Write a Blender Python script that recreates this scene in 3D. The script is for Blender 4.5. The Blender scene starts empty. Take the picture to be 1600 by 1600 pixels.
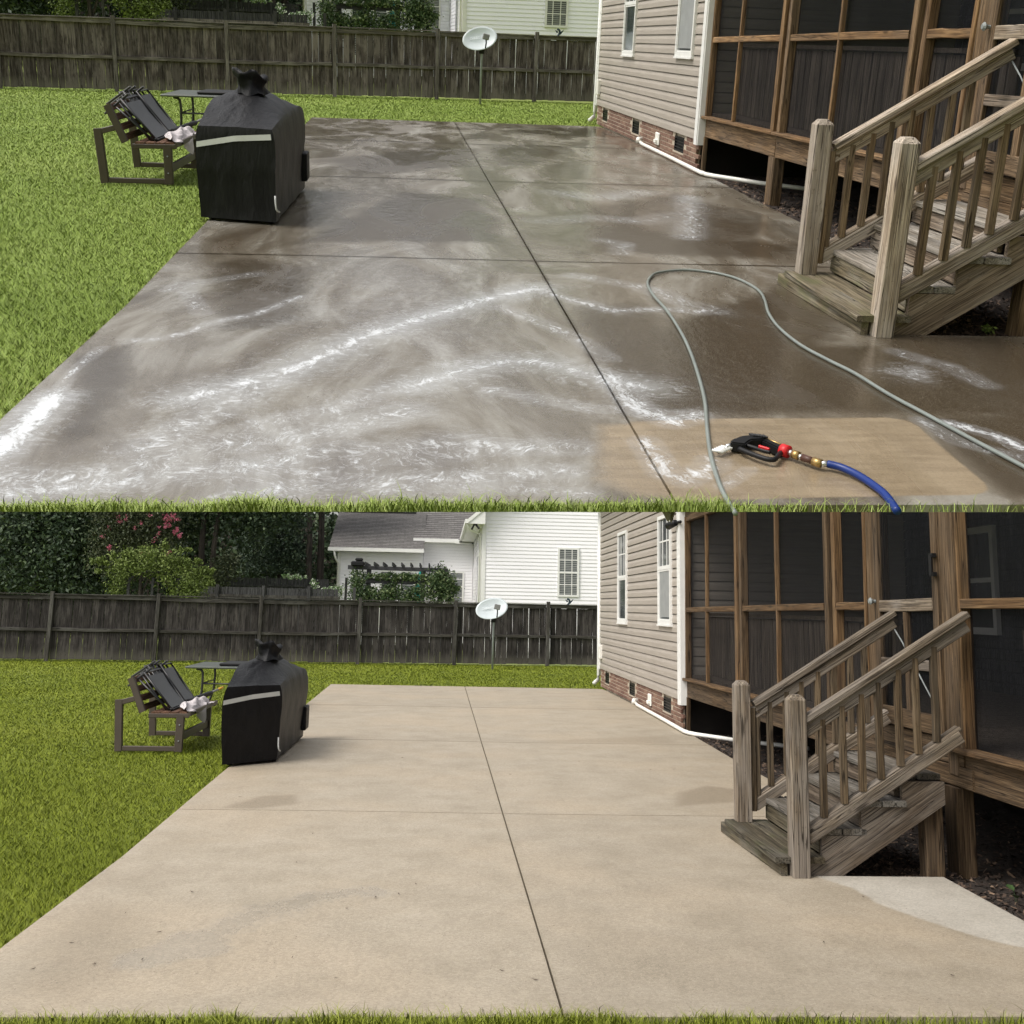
import bpy, bmesh, math, random, zlib
import numpy as np
from mathutils import Matrix, Vector
# ------------------------------------------------------------------ camera, sky, sun, exposure
SC = bpy.context.scene
COL = SC.collection
FPX, PPY = 1750.0, 620.0                     # focal length and principal row for a 1600 px frame
def rot(a, b, c):
    B = np.array([[1, 0, 0], [0, 0, -1], [0, 1, 0]], float)
    ca, sa, cb, sb, cc, sc = math.cos(a), math.sin(a), math.cos(b), math.sin(b), math.cos(c), math.sin(c)
    return (np.array([[cc, -sc, 0], [sc, cc, 0], [0, 0, 1]]) @ np.array([[1, 0, 0], [0, cb, -sb], [0, sb, cb]])
            @ B @ np.array([[ca, sa, 0], [-sa, ca, 0], [0, 0, 1]]))
R_WET, C_WET = rot(-.102, .307, .038), np.array([-1.017, -3.785, 1.619])
R_DRY, C_DRY = rot(-.059, -.185, .021), np.array([-.588, -5.233, 1.734])
S_DRY = 25.0                                  # the dry yard is the big one, spread out far below the tilted wet terrace
def M4(R, t=(0, 0, 0)):
    m = Matrix([[float(R[i][j]) for j in range(3)] + [float(t[i])] for i in range(3)] + [[0, 0, 0, 1]])
    return m
CAM = Vector([float(v) * S_DRY for v in C_DRY])
TILT = Matrix.Translation(CAM) @ Matrix.Rotation(math.radians(-14), 4, 'X') @ Matrix.Translation(-CAM)   # the slope is shared between the two yards
M_DRY = TILT @ Matrix.Scale(S_DRY, 4)
M_WET = TILT @ Matrix.Translation(CAM) @ M4(R_DRY.T @ R_WET) @ Matrix.Translation([-float(v) for v in C_WET])
cam = bpy.data.objects.new("camera", bpy.data.cameras.new("camera"))
COL.objects.link(cam); SC.camera = cam
cam.matrix_world = TILT @ Matrix.Translation(CAM) @ M4(np.stack([R_DRY[0], -R_DRY[1], -R_DRY[2]], 1))
cam.data.sensor_width = 36; cam.data.lens = 36 * FPX / 1600; cam.data.shift_y = (PPY - 800) / 1600
cam.data.clip_start = .05; cam.data.clip_end = 12000
W_ = bpy.data.worlds.new("World"); SC.world = W_; W_.use_nodes = True
nt = W_.node_tree
sky = nt.nodes.new("ShaderNodeTexSky"); sky.sky_type = 'NISHITA'; sky.sun_disc = False
SUN_EL, SUN_AZ = math.radians(58), math.radians(-108)
sky.sun_elevation = SUN_EL; sky.sun_rotation = SUN_AZ; sky.air_density = 1.0; sky.dust_density = 4.0; sky.ozone_density = 1.0
tc_ = nt.nodes.new('ShaderNodeTexCoord'); sx_ = nt.nodes.new('ShaderNodeSeparateXYZ'); mx_ = nt.nodes.new('ShaderNodeMath'); cx_ = nt.nodes.new('ShaderNodeCombineXYZ')
mx_.operation = 'MAXIMUM'; mx_.inputs[1].default_value = .06       # the overcast sky's horizon tone carries on below the horizon
nt.links.new(tc_.outputs['Generated'], sx_.inputs[0]); nt.links.new(sx_.outputs[2], mx_.inputs[0])
nt.links.new(sx_.outputs[0], cx_.inputs[0]); nt.links.new(sx_.outputs[1], cx_.inputs[1]); nt.links.new(mx_.outputs[0], cx_.inputs[2]); nt.links.new(cx_.outputs[0], sky.inputs[0])
hs = nt.nodes.new("ShaderNodeHueSaturation"); hs.inputs['Saturation'].default_value = .22
nt.links.new(sky.outputs[0], hs.inputs['Color']); wb_ = nt.nodes.new('ShaderNodeMix'); wb_.data_type = 'RGBA'; wb_.blend_type = 'MULTIPLY'; wb_.inputs[0].default_value = 1; wb_.inputs[7].default_value = (1.02, 1.0, .965, 1)
nt.links.new(hs.outputs[0], wb_.inputs[6]); nt.links.new(wb_.outputs[2], nt.nodes['Background'].inputs[0])
nt.nodes['Background'].inputs[1].default_value = .15
sun = bpy.data.objects.new("sun", bpy.data.lights.new("sun", 'SUN')); COL.objects.link(sun)
sun.data.energy = 1.1; sun.data.angle = math.radians(22); sun.data.color = (1, .95, .88)
d = Vector((math.sin(SUN_AZ) * math.cos(SUN_EL), math.cos(SUN_AZ) * math.cos(SUN_EL), math.sin(SUN_EL)))
sun.rotation_euler = d.to_track_quat('Z', 'Y').to_euler()
SC.view_settings.view_transform = 'Standard'; SC.view_settings.look = 'None'; SC.view_settings.gamma = 1
SC.view_settings.exposure = 0.62
SC.render.engine = 'CYCLES'; SC.cycles.max_bounces = 6; SC.cycles.transparent_max_bounces = 12
SC.cycles.use_denoising = True
# ------------------------------------------------------------------ materials
class NT:
    def __init__(s, name):
        s.m = bpy.data.materials.new(name); s.m.use_nodes = True; s.t = s.m.node_tree
        s.b = s.t.nodes['Principled BSDF']; s.out = s.t.nodes['Material Output']; s._tc = None
    def n(s, typ, ins=None, **kw):
        x = s.t.nodes.new('ShaderNode' + typ)
        for k, v in kw.items(): setattr(x, k, v)
        for k, v in (ins or {}).items():
            if isinstance(v, bpy.types.NodeSocket): s.t.links.new(v, x.inputs[k])
            else: x.inputs[k].default_value = v
        return x
    def set(s, **kw):
        for k, v in kw.items():
            k = k.replace('_', ' ')
            if isinstance(v, bpy.types.NodeSocket): s.t.links.new(v, s.b.inputs[k])
            else: s.b.inputs[k].default_value = v
    def obj(s):
        if not s._tc: s._tc = s.n('TexCoord').outputs['Object']
        return s._tc
    def rnd(s): return s.n('ObjectInfo').outputs['Random']
    def vec(s, scale=(1, 1, 1), rnd=0.0, src=None):
        v = src or s.obj()
        if rnd:
            r = s.n('Math', {0: s.rnd(), 1: rnd}, operation='MULTIPLY').outputs[0]
            v = s.n('VectorMath', {0: v, 1: s.n('CombineXYZ', {0: r, 1: r, 2: r}).outputs[0]}, operation='ADD').outputs[0]
        return s.n('Mapping', {0: v, 3: scale}).outputs[0]
    def noise(s, v, scale, detail=4, rough=.6, dist=0.0):
        return s.n('TexNoise', {'Vector': v, 'Scale': scale, 'Detail': detail, 'Roughness': rough, 'Distortion': dist}).outputs['Fac']
    def ramp(s, f, stops, interp='LINEAR'):
        r = s.n('ValToRGB', {0: f}); cr = r.color_ramp; cr.interpolation = interp
        while len(cr.elements) < len(stops): cr.elements.new(.5)
        for e, (p, c) in zip(cr.elements, stops):
            e.position = p; e.color = (c, c, c, 1) if isinstance(c, (int, float)) else (*c, 1)
        return r.outputs[0]
    def mix(s, f, a, b, mode='MIX'):
        x = s.n('Mix', data_type='RGBA', blend_type=mode)
        for i, v in ((0, f), (6, a), (7, b)):
            if isinstance(v, bpy.types.NodeSocket): s.t.links.new(v, x.inputs[i])
            else: x.inputs[i].default_value = v if not isinstance(v, tuple) or len(v) == 4 else (*v, 1)
        return x.outputs[2]
    def math(s, op, a, b=0.0, clamp=False):
        x = s.n('Math', {0: a, 1: b}, operation=op); x.use_clamp = clamp; return x.outputs[0]
    def mr(s, v, a, b, c=0.0, d=1.0, smooth=True):
        x = s.n('MapRange', {0: v, 1: a, 2: b, 3: c, 4: d}); x.interpolation_type = 'SMOOTHSTEP' if smooth else 'LINEAR'; return x.outputs[0]
    def attr(s, name): return s.n('Attribute', attribute_name=name).outputs['Fac']
    def bump(s, h, dist, strength=1.0):
        s.set(Normal=s.n('Bump', {'Height': h, 'Distance': dist, 'Strength': strength}).outputs[0])

def plain(name, c, rough=.6, var=.12, scale=6, metal=0, spec=.4, k=1, bump=0, bscale=60):
    t = NT(name); f = t.noise(t.vec(rnd=7), scale, 4)
    lo, hi = tuple(v * (1 - var) for v in c), tuple(min(1, v * (1 + var)) for v in c)
    t.set(Base_Color=t.ramp(f, [(.3, lo), (.7, hi)]), Roughness=rough, Metallic=metal, Specular_IOR_Level=spec)
    if bump: t.bump(t.noise(t.vec(), bscale, 3), bump * k)
    return t.m
def wood(name, cols, k=1, grey=None, greyamt=.5, rough=.85, bump=.0035, spread=.42, base=None, knots=True, sc=1.0, green=None):
    t = NT(name); rv = 53.0
    g = t.noise(t.vec((1, 1, .055), rv), 26 * sc, 5, .6, .6)
    fine = t.noise(t.vec((1, 1, .02), rv), 130 * sc, 3, .6)
    big = t.noise(t.vec((1, 1, .35), rv), 3.2, 4, .65)
    c = t.ramp(g, [(.28, cols[0]), (.5, cols[1]), (.72, cols[2])])
    c = t.mix(t.mr(fine, .36, .58, .8, 0), c, tuple(v * .4 for v in cols[0]))
    if grey: c = t.mix(t.mr(big, .42, .62, 0, greyamt), c, t.mix(fine, tuple(v * .72 for v in grey), grey))
    if green: c = t.mix(t.mr(t.noise(t.vec((1, 1, .5), rv), 7, 4), .5, .7, 0, .6), c, green)
    if base:
        z = t.n('SeparateXYZ', {0: t.obj()}).outputs[2]
        zz = t.math('ADD', z, t.math('MULTIPLY', t.math('SUBTRACT', g, .5), .25))
        c = t.mix(t.mr(zz, .02, .34, .75, 0), c, base)
    if knots:
        vn = t.n('TexVoronoi', {'Vector': t.vec((5, 5, 1.5), rv), 'Scale': 1.0})
        c = t.mix(t.mr(vn.outputs['Distance'], .045, .12, .75, 0), c, tuple(v * .3 for v in cols[0]))
    ck = t.noise(t.vec((1, 1, .035), rv * 1.7), 20 * sc, 2, .5, .35)
    crack = t.math('MULTIPLY', t.mr(t.math('ABSOLUTE', t.math('SUBTRACT', ck, .5)), .004, .018, 1, 0), t.mr(big, .40, .56))
    c = t.mix(t.math('MULTIPLY', crack, .85), c, tuple(v * .22 for v in cols[0]))
    spots = t.mr(t.noise(t.vec((1, 1, .5), rv), 42, 4, .7), .60, .68, 0, .45)
    c = t.mix(spots, c, tuple(v * .55 for v in cols[0]))
    b = t.math('ADD', t.math('MULTIPLY', t.rnd(), spread), 1 - spread / 2)
    c = t.mix(1.0, c, t.n('CombineColor', {0: b, 1: b, 2: b}).outputs[0], 'MULTIPLY')
    t.set(Base_Color=c, Roughness=rough, Specular_IOR_Level=.25)
    t.bump(t.math('SUBTRACT', t.math('ADD', t.math('MULTIPLY', g, .5), fine), crack), bump * k)
    return t.m
def leafmat(name, a, b, c, k=1, rough=.55):
    t = NT(name)
    t.set(Base_Color=t.ramp(t.attr('tint'), [(.0, a), (.55, b), (1, c)]), Roughness=rough, Specular_IOR_Level=.25)
    return t.m

def build_materials(k, wet):
    m = {}
    if wet:
        m['fence'] = wood('fence_wood', [(.024, .019, .018), (.082, .066, .062), (.205, .174, .165)], k, (.29, .25, .238), .5, spread=.6, base=(.17, .155, .13))  # brighter copy of the fence wood, this yard's exposure put into the colour
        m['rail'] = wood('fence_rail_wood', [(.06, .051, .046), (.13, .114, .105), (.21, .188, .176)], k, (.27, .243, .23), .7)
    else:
        m['fence'] = wood('fence_wood', [(.011, .0095, .009), (.035, .030, .028), (.082, .072, .067)], k, (.13, .117, .11), .45, spread=.6, base=(.10, .092, .078))  # darker copy of the same fence wood, dimmer exposure put into the colour
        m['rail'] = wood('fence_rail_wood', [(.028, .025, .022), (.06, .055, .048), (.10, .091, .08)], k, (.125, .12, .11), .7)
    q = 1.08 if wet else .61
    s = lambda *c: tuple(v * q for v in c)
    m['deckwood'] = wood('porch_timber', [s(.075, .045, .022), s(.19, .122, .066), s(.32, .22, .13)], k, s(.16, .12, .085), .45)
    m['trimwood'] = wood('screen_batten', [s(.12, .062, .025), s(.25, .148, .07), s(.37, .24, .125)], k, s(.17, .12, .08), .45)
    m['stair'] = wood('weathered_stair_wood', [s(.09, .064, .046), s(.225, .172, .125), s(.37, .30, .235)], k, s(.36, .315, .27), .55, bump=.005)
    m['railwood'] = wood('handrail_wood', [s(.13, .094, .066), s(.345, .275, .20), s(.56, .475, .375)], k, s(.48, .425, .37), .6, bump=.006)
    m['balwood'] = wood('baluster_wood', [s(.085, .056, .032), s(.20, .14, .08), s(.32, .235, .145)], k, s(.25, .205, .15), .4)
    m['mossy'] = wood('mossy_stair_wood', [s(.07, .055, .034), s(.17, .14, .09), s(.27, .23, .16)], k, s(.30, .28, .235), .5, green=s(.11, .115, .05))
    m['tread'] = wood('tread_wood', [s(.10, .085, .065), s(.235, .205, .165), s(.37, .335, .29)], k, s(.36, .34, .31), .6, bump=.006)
    m['dimwood'] = wood('dim_board', [(.08, .062, .05), (.16, .13, .105), (.24, .20, .165)], k)
    m['benchwood'] = wood('bench_slat', [(.09, .048, .032), (.17, .09, .058), (.26, .145, .095)], k)
    m['benchmetal'] = plain('bench_frame_paint', (.070, .054, .042), .5, .08, k=k)
    m['white'] = plain('white_vinyl', (.74, .74, .72), .45, .05, k=k)
    m['pipe'] = plain('white_pvc', (.80, .79, .74), .35, .05, k=k)
    t = NT('beige_vinyl_siding'); g = t.noise(t.vec((.06, 1, 1), 9), 30, 4)
    t.set(Base_Color=t.mix(t.mr(t.noise(t.vec(), 1.3, 4), .4, .65, 0, .25), t.ramp(g, [(.3, (.335, .298, .258)), (.7, (.40, .36, .316))]), (.29, .256, .225)), Roughness=.5, Specular_IOR_Level=.4)
    m['siding'] = t.m
    t = NT('white_vinyl_siding')
    t.set(Base_Color=t.mix(t.mr(t.noise(t.vec((1, 1, 3)), .8, 5), .4, .7, 0, .35), (.86, .85, .88) if not wet else (.91, .91, .99), (.78, .77, .79) if not wet else (.85, .85, .92)), Roughness=.5)  # light put into the colour: wet yard's siding brighter and bluer against green bounce
    m['whitesiding'] = t.m
    t = NT('red_brick'); b = t.noise(t.vec(rnd=31), 30, 5)
    t.set(Base_Color=t.mix(t.rnd(), t.ramp(b, [(.3, (.085, .042, .03)), (.7, (.17, .085, .06))]), t.ramp(b, [(.3, (.16, .095, .066)), (.7, (.29, .18, .125))])), Roughness=.85)
    t.bump(b, .004 * k); m['brick'] = t.m
    m['mortar'] = plain('mortar', (.42, .36, .28), .95, .2, 40, k=k, bump=.003)
    t = NT('roof_shingle')
    bt = t.n('TexBrick', {'Vector': t.vec((1, 1, 1), src=t.n('TexCoord').outputs['UV']), 'Color1': (.19, .182, .175, 1), 'Color2': (.105, .10, .096, 1), 'Mortar': (.06, .055, .055, 1), 'Scale': 1.0, 'Mortar Size': .01, 'Brick Width': .3, 'Row Height': .14})
    t.set(Base_Color=t.mix(.35, bt.outputs[0], t.ramp(t.noise(t.vec(), 9, 5), [(.3, (.078, .074, .071)), (.7, (.23, .22, .212))])), Roughness=.95); m['shingle'] = t.m
    t = NT('window_glass'); t.set(Base_Color=t.ramp(t.noise(t.vec((1, 1, .3), 5), 3, 3), [(.3, (.03, .035, .04)), (.7, (.10, .115, .115))]), Roughness=.08, Specular_IOR_Level=.8); m['glass'] = t.m
    m['shadefill'] = plain('shade_fill_dark', (.016, .012, .010), .9, .2, k=k)  # near-black standing in for shade
    m['blind'] = plain('window_blind', (.27, .28, .28), .6, .1, k=k)
    m['black'] = plain('black_plastic', (.009, .009, .010), .45, .2, spec=.25, k=k)
    t = NT('porch_screen_mesh')
    f = t.noise(t.vec((1, 9, .8), 3), 2.2, 4)
    dif = t.n('BsdfDiffuse', {0: t.ramp(f, [(.3, (.006, .0065, .0075)), (.75, (.017, .018, .021))])}).outputs[0]
    tr = t.n('BsdfTransparent', {0: (.9, .9, .9, 1)}).outputs[0]
    gl = t.n('BsdfGlossy', {0: (.8, .8, .85, 1), 1: .38}).outputs[0]
    mx = t.n('MixShader', {0: .52, 1: dif, 2: tr}).outputs[0]
    t.t.links.new(t.n('MixShader', {0: .02, 1: mx, 2: gl}).outputs[0], t.out.inputs[0]); m['screen'] = t.m
    t = NT('black_cover_fabric'); wr = t.noise(t.vec((3, 1.2, 1), 3), 4.5, 5, .6, .8)
    t.set(Base_Color=t.ramp(wr, [(.3, (.004, .004, .005)), (.7, (.009, .009, .0105))]), Roughness=.5, Specular_IOR_Level=.22, Sheen_Weight=.0)
    t.bump(t.math('ADD', wr, t.math('MULTIPLY', t.noise(t.vec((6, 6, 1.0)), 3, 3, .5, 1.0), .4)), .022 * k, .7); m['cover'] = t.m
    m['reflect'] = plain('reflective_band', (.52, .53, .52), .4, .08, k=k)
    m['sling'] = plain('black_sling_fabric', (.050, .053, .058), .5, .15, 40, k=k)
    m['tubemetal'] = plain('dark_tube', (.018, .018, .02), .35, .1, spec=.6, k=k)
    m['cloth'] = plain('grey_cloth', (.52, .48, .49), .9, .12, 8, k=k, bump=.01, bscale=25)
    m['tabletop'] = plain('table_top', (.10, .11, .10), .3, .2, 20, k=k)
    m['dish'] = plain('dish_paint', (.50, .55, .57), .4, .08, 3, k=k)
    m['lnb'] = plain('grey_plastic', (.20, .20, .20), .5, .1, k=k)
    m['galv'] = plain('galvanised_pole', (.22, .24, .24), .45, .15, 14, k=k)
    m['letter'] = plain('pale_lettering', (.66, .70, .72), .5, .05, k=k)
    m['bluehose'] = plain('blue_rubber', (.003, .024, .16), .35, .08, k=k); m['greyhose'] = plain('grey_hose', (.20, .225, .21), .3, .12, 8, k=k); m['brass'] = plain('brass', (.45, .30, .12), .35, .12, 30, metal=.8, k=k); m['steel'] = plain('steel', (.6, .6, .6), .3, .08, metal=.9, k=k); m['red'] = plain('red_plastic', (.55, .015, .02), .4, .1, k=k); m['yellow'] = plain('yellow_plastic', (.6, .33, .03), .5, .1, k=k); m['copper'] = plain('brown_fitting', (.07, .03, .02), .45, .2, k=k); m['birdblue'] = plain('dark_blue_enamel', (.012, .03, .045), .35, .2, k=k)
    m['teal'] = plain('teal_canvas', (.0, .25, .25), .8, .2, k=k)
    m['pergola'] = wood('pergola_paint', [(.035, .035, .038), (.062, .062, .066), (.085, .085, .09)], k, knots=False)
    m['bark'] = wood('bark', [(.022, .019, .017), (.06, .05, .043), (.10, .085, .074)], k, bump=.03, knots=False, sc=.35)
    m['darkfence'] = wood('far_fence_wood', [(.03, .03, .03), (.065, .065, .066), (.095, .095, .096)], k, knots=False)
    q = 1.0
    s = lambda *c: tuple(v * q for v in c)
    m['leaf_dark'] = leafmat('dark_leaf', s(.014, .025, .014), s(.036, .06, .03), s(.095, .13, .058))
    m['leaf_pine'] = leafmat('pine_needle', s(.016, .03, .02), s(.038, .064, .038), s(.085, .115, .06))
    m['leaf_myrtle'] = leafmat('myrtle_leaf', s(.018, .026, .012), s(.05, .064, .03), s(.115, .125, .06))
    m['leaf_lime'] = leafmat('lime_leaf', (.06, .085, .018), (.13, .18, .04), (.24, .29, .085))
    m['leaf_vine'] = leafmat('vine_leaf', (.018, .036, .012), (.05, .09, .03), (.26, .31, .15))
    m['blossom'] = leafmat('pink_blossom', (.42, .08, .13), (.62, .17, .26), (.75, .36, .44))
    m['whiteflower'] = leafmat('white_flower', (.05, .10, .03), (.12, .2, .07), (.65, .66, .6))
    if wet: m['blade'] = leafmat('grass_blade', (.15, .225, .034), (.235, .325, .058), (.35, .42, .12), rough=.5)
    else: m['blade'] = leafmat('grass_blade', (.135, .175, .011), (.205, .25, .02), (.31, .345, .052), rough=.5)
    t = NT('lawn_soil'); f = t.noise(t.vec(), 18, 5); f2 = t.noise(t.vec(), .5, 4)
    t.set(Base_Color=t.mix(t.mr(f2, .35, .65), t.ramp(f, [(.3, (.10, .13, .03)), (.7, (.22, .28, .055))]), t.ramp(f, [(.3, (.13, .15, .03)), (.7, (.25, .30, .06))])), Roughness=.95); m['soil'] = t.m
    t = NT('mulch'); f = t.noise(t.vec(), 28, 6, .7)
    t.set(Base_Color=t.ramp(f, [(.3, (.008, .006, .005)), (.7, (.06, .042, .032))]), Roughness=.95); t.bump(f, .03 * k); m['mulch'] = t.m
    t = NT('mulch_chip'); t.set(Base_Color=t.ramp(t.attr('tint'), [(0, (.02, .013, .010)), (.6, (.075, .048, .034)), (1, (.22, .15, .10))]), Roughness=.9); m['chip'] = t.m
    # concrete
    t = NT('wet_concrete' if wet else 'clean_concrete'); o = t.vec()
    mid = t.noise(o, 2.3, 6, .62); fine = t.noise(o, 95, 3, .7); grit = t.noise(o, 330, 2, .6)
    if wet:
        foam, dark, clean = t.attr('foam'), t.attr('dark'), t.attr('clean')
        st = t.noise(t.vec((1.0, .35, 1)), 1.6, 6, .68, 1.2)
        c = t.ramp(st, [(.32, (.074, .056, .036)), (.5, (.148, .128, .098)), (.66, (.268, .252, .218))])
        c = t.mix(t.math('MULTIPLY', t.mr(t.math('ADD', dark, t.math('MULTIPLY', t.math('SUBTRACT', mid, .5), .8)), .25, .8), .9), c, (.050, .037, .022))
        c = t.mix(t.mr(t.math('ADD', clean, t.math('ADD', t.math('MULTIPLY', t.math('SUBTRACT', mid, .5), .14), t.math('MULTIPLY', t.math('SUBTRACT', fine, .5), .16))), .35, .62), c, t.mix(t.mr(t.noise(t.vec((1, 6, 1)), 2.2, 5, .65), .4, .62, 0, .5), t.ramp(mid, [(.3, (.215, .165, .104)), (.7, (.345, .275, .185))]), (.17, .128, .08)))
        c = t.mix(t.mr(fine, .3, .55, .38, 0), c, t.mix(.5, c, (0, 0, 0)))
        c = t.mix(t.mr(grit, .58, .68, 0, .35), c, (.5, .46, .41))
        fl = t.n('VectorMath', {0: o, 1: t.n('Mapping', {0: t.n('TexNoise', {'Vector': o, 'Scale': 2.2, 'Detail': 3}).outputs['Color'], 3: (.55, .55, .55)}).outputs[0]}, operation='ADD').outputs[0]
        fil = t.noise(t.n('Mapping', {0: fl, 2: (0, 0, .62), 3: (1, .28, 1)}).outputs[0], 20, 6, .72, .5)
        bub = t.noise(fl, 55, 4, .7)
        fm = t.math('ADD', t.math('MULTIPLY', foam, .80), t.math('ADD', t.math('MULTIPLY', t.math('SUBTRACT', fil, .5), 2.9), t.math('MULTIPLY', t.math('SUBTRACT', bub, .5), 1.5)))
        gate = t.mr(foam, .02, .25)
        ff = t.math('MULTIPLY', t.mr(fm, .34, 1.3), gate)
        film = t.attr('film'); c = t.mix(t.mr(t.math('ADD', film, t.math('ADD', t.math('MULTIPLY', t.math('SUBTRACT', st, .5), .9), t.math('MULTIPLY', t.math('SUBTRACT', fil, .5), .7))), .25, 1.1, 0, .40), c, (.385, .40, .405)); c = t.mix(t.math('MULTIPLY', gate, .14), c, (.45, .46, .48))
        c = t.mix(t.math('MULTIPLY', ff, .85), c, (.70, .73, .76))
        th = t.noise(t.n('Mapping', {0: fl, 2: (0, 0, .25), 3: (.30, 1, 1)}).outputs[0], 13, 5, .62, .9)
        line = t.mr(t.math('ABSOLUTE', t.math('SUBTRACT', th, .5)), .0, .035, 1, 0)
        line = t.math('MULTIPLY', line, t.math('MULTIPLY', t.mr(film, .15, .7, 0, .34), t.mr(bub, .38, .58)))
        c = t.mix(line, c, (.68, .70, .73))
        rg = t.mr(t.noise(t.vec((1, .42, 1)), 1.3, 5, .62, .9),   .40, .60, .04, .34)
        rg = t.math('ADD', rg, t.math('MULTIPLY', t.mr(clean, .4, .7), .12))
        t.set(Base_Color=c, Roughness=t.math('ADD', rg, t.math('MULTIPLY', ff, .25)), Specular_IOR_Level=.6)
        h = t.math('ADD', t.math('MULTIPLY', fine, .5), t.math('ADD', t.math('MULTIPLY', t.noise(t.vec((1, .5, 1)), 14, 3), 1.6), t.math('MULTIPLY', ff, .5)))
        t.bump(h, .0026 * k, .8)
    else:
        stain, dry, wetp = t.attr('stain'), t.attr('dry'), t.attr('wetp')
        c = t.ramp(mid, [(.28, (.275, .232, .17)), (.5, (.332, .284, .216)), (.72, (.385, .334, .262))])
        tn = t.math('ADD', t.math('MULTIPLY', t.rnd(), .12), .93); c = t.mix(1.0, c, t.n('CombineColor', {0: tn, 1: tn, 2: tn}).outputs[0], 'MULTIPLY')
        c = t.mix(t.mr(t.noise(o, .55, 4, .6), .42, .66, 0, .55), c, (.385, .31, .22))
        c = t.mix(t.mr(t.math('ADD', stain, t.math('MULTIPLY', t.math('SUBTRACT', mid, .5), .6)), .1, 1.05, 0, .85), c, (.215, .172, .118))
        c = t.mix(t.mr(t.math('ADD', dry, t.math('MULTIPLY', t.math('SUBTRACT', mid, .5), .45)), .35, .68, 0, .85), c, t.ramp(mid, [(.3, (.40, .375, .33)), (.7, (.50, .475, .425))]))
        c = t.mix(t.mr(fine, .25, .5, .42, 0), c, t.mix(.5, c, (0, 0, 0)))
        c = t.mix(t.mr(grit, .55, .68, 0, .55), c, (.66, .58, .47))
        pore = t.n('TexVoronoi', {'Vector': o, 'Scale': 42.0}).outputs['Distance']; c = t.mix(t.math('MULTIPLY', t.mr(pore, .10, .22, .75, 0), t.mr(t.noise(o, 6, 3), .42, .6)), c, (.13, .10, .075))
        ag = t.n('TexVoronoi', {'Vector': o, 'Scale': 75.0}); c = t.mix(.22, c, t.mix(1.0, c, t.ramp(t.n('SeparateColor', {0: ag.outputs['Color']}).outputs[0], [(0, .45), (1, 1.5)]), 'MULTIPLY'))
        c = t.mix(t.mr(t.noise(t.vec((1, .25, 1)), 9, 5, .7), .52, .72, 0, .22), c, (.21, .17, .125))
        wetp = t.math('ADD', wetp, t.math('ADD', t.math('MULTIPLY', t.math('SUBTRACT', t.noise(t.vec((1, .5, 1)), 5, 5, .65), .5), 1.3), t.math('MULTIPLY', t.math('SUBTRACT', t.noise(t.vec((1, .35, 1)), 38, 3), .5), .6))); wetp = t.math('MULTIPLY', t.mr(wetp, .35, 1.0), t.mr(t.attr('wetp'), .04, .4)); rg = t.mr(wetp, 0, 1, .58, .2)
        t.set(Base_Color=c, Roughness=rg, Specular_IOR_Level=t.mr(wetp, .0, 1, .45, .7), Coat_Weight=t.math('MULTIPLY', wetp, .12), Coat_Roughness=.12, Coat_IOR=4.0)
        t.bump(t.math('ADD', t.math('MULTIPLY', fine, .6), t.math('MULTIPLY', t.noise(t.vec((1, .5, 1)), 16, 3), 1.5)), .0022 * k, .8)
    m['slab'] = t.m
    return m

# ------------------------------------------------------------------ mesh helpers
CACHE = {}
def mesh(verts, faces, smooth=False, attrs=None, name='mesh'):
    me = bpy.data.meshes.new(name); me.from_pydata([tuple(v) for v in verts], [], [tuple(f) for f in faces])
    if smooth: me.polygons.foreach_set('use_smooth', [True] * len(me.polygons))
    for an, vals in (attrs or {}).items():
        a = me.attributes.new(an, 'FLOAT', 'POINT'); a.data.foreach_set('value', np.asarray(vals, np.float32))
    me.update(); return me
def npmesh(V, nper, F=None, tint=None, name='mesh', nrm=None):
    """V (n*nper,3): polygons of nper vertices each, one after the other"""
    V = np.asarray(V, np.float32).reshape(-1, 3); n = len(V) // nper
    me = bpy.data.meshes.new(name); me.vertices.add(len(V)); me.vertices.foreach_set('co', V.ravel())
    me.loops.add(len(V)); me.loops.foreach_set('vertex_index', np.arange(len(V), dtype=np.int32))
    me.polygons.add(n); me.polygons.foreach_set('loop_start', np.arange(0, len(V), nper, dtype=np.int32))
    me.polygons.foreach_set('loop_total', np.full(n, nper, np.int32))
    if tint is not None:
        a = me.attributes.new('tint', 'FLOAT', 'POINT'); a.data.foreach_set('value', np.repeat(np.asarray(tint, np.float32), nper))
    me.update(calc_edges=True)
    if nrm is not None: me.normals_split_custom_set_from_vertices(nrm)
    return me
def box(x0, x1, y0, y1, z0, z1, c=0.0, key=None):
    """a box, its edges chamfered by c when c > 0"""
    bm = bmesh.new(); bmesh.ops.create_cube(bm, size=1)
    for v in bm.verts: v.co = ((x0 + x1) / 2 + v.co.x * (x1 - x0), (y0 + y1) / 2 + v.co.y * (y1 - y0), (z0 + z1) / 2 + v.co.z * (z1 - z0))
    if c: bmesh.ops.bevel(bm, geom=list(bm.edges), offset=c, segments=1, affect='EDGES')
    me = bpy.data.meshes.new('box'); bm.to_mesh(me); bm.free(); return me
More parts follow.
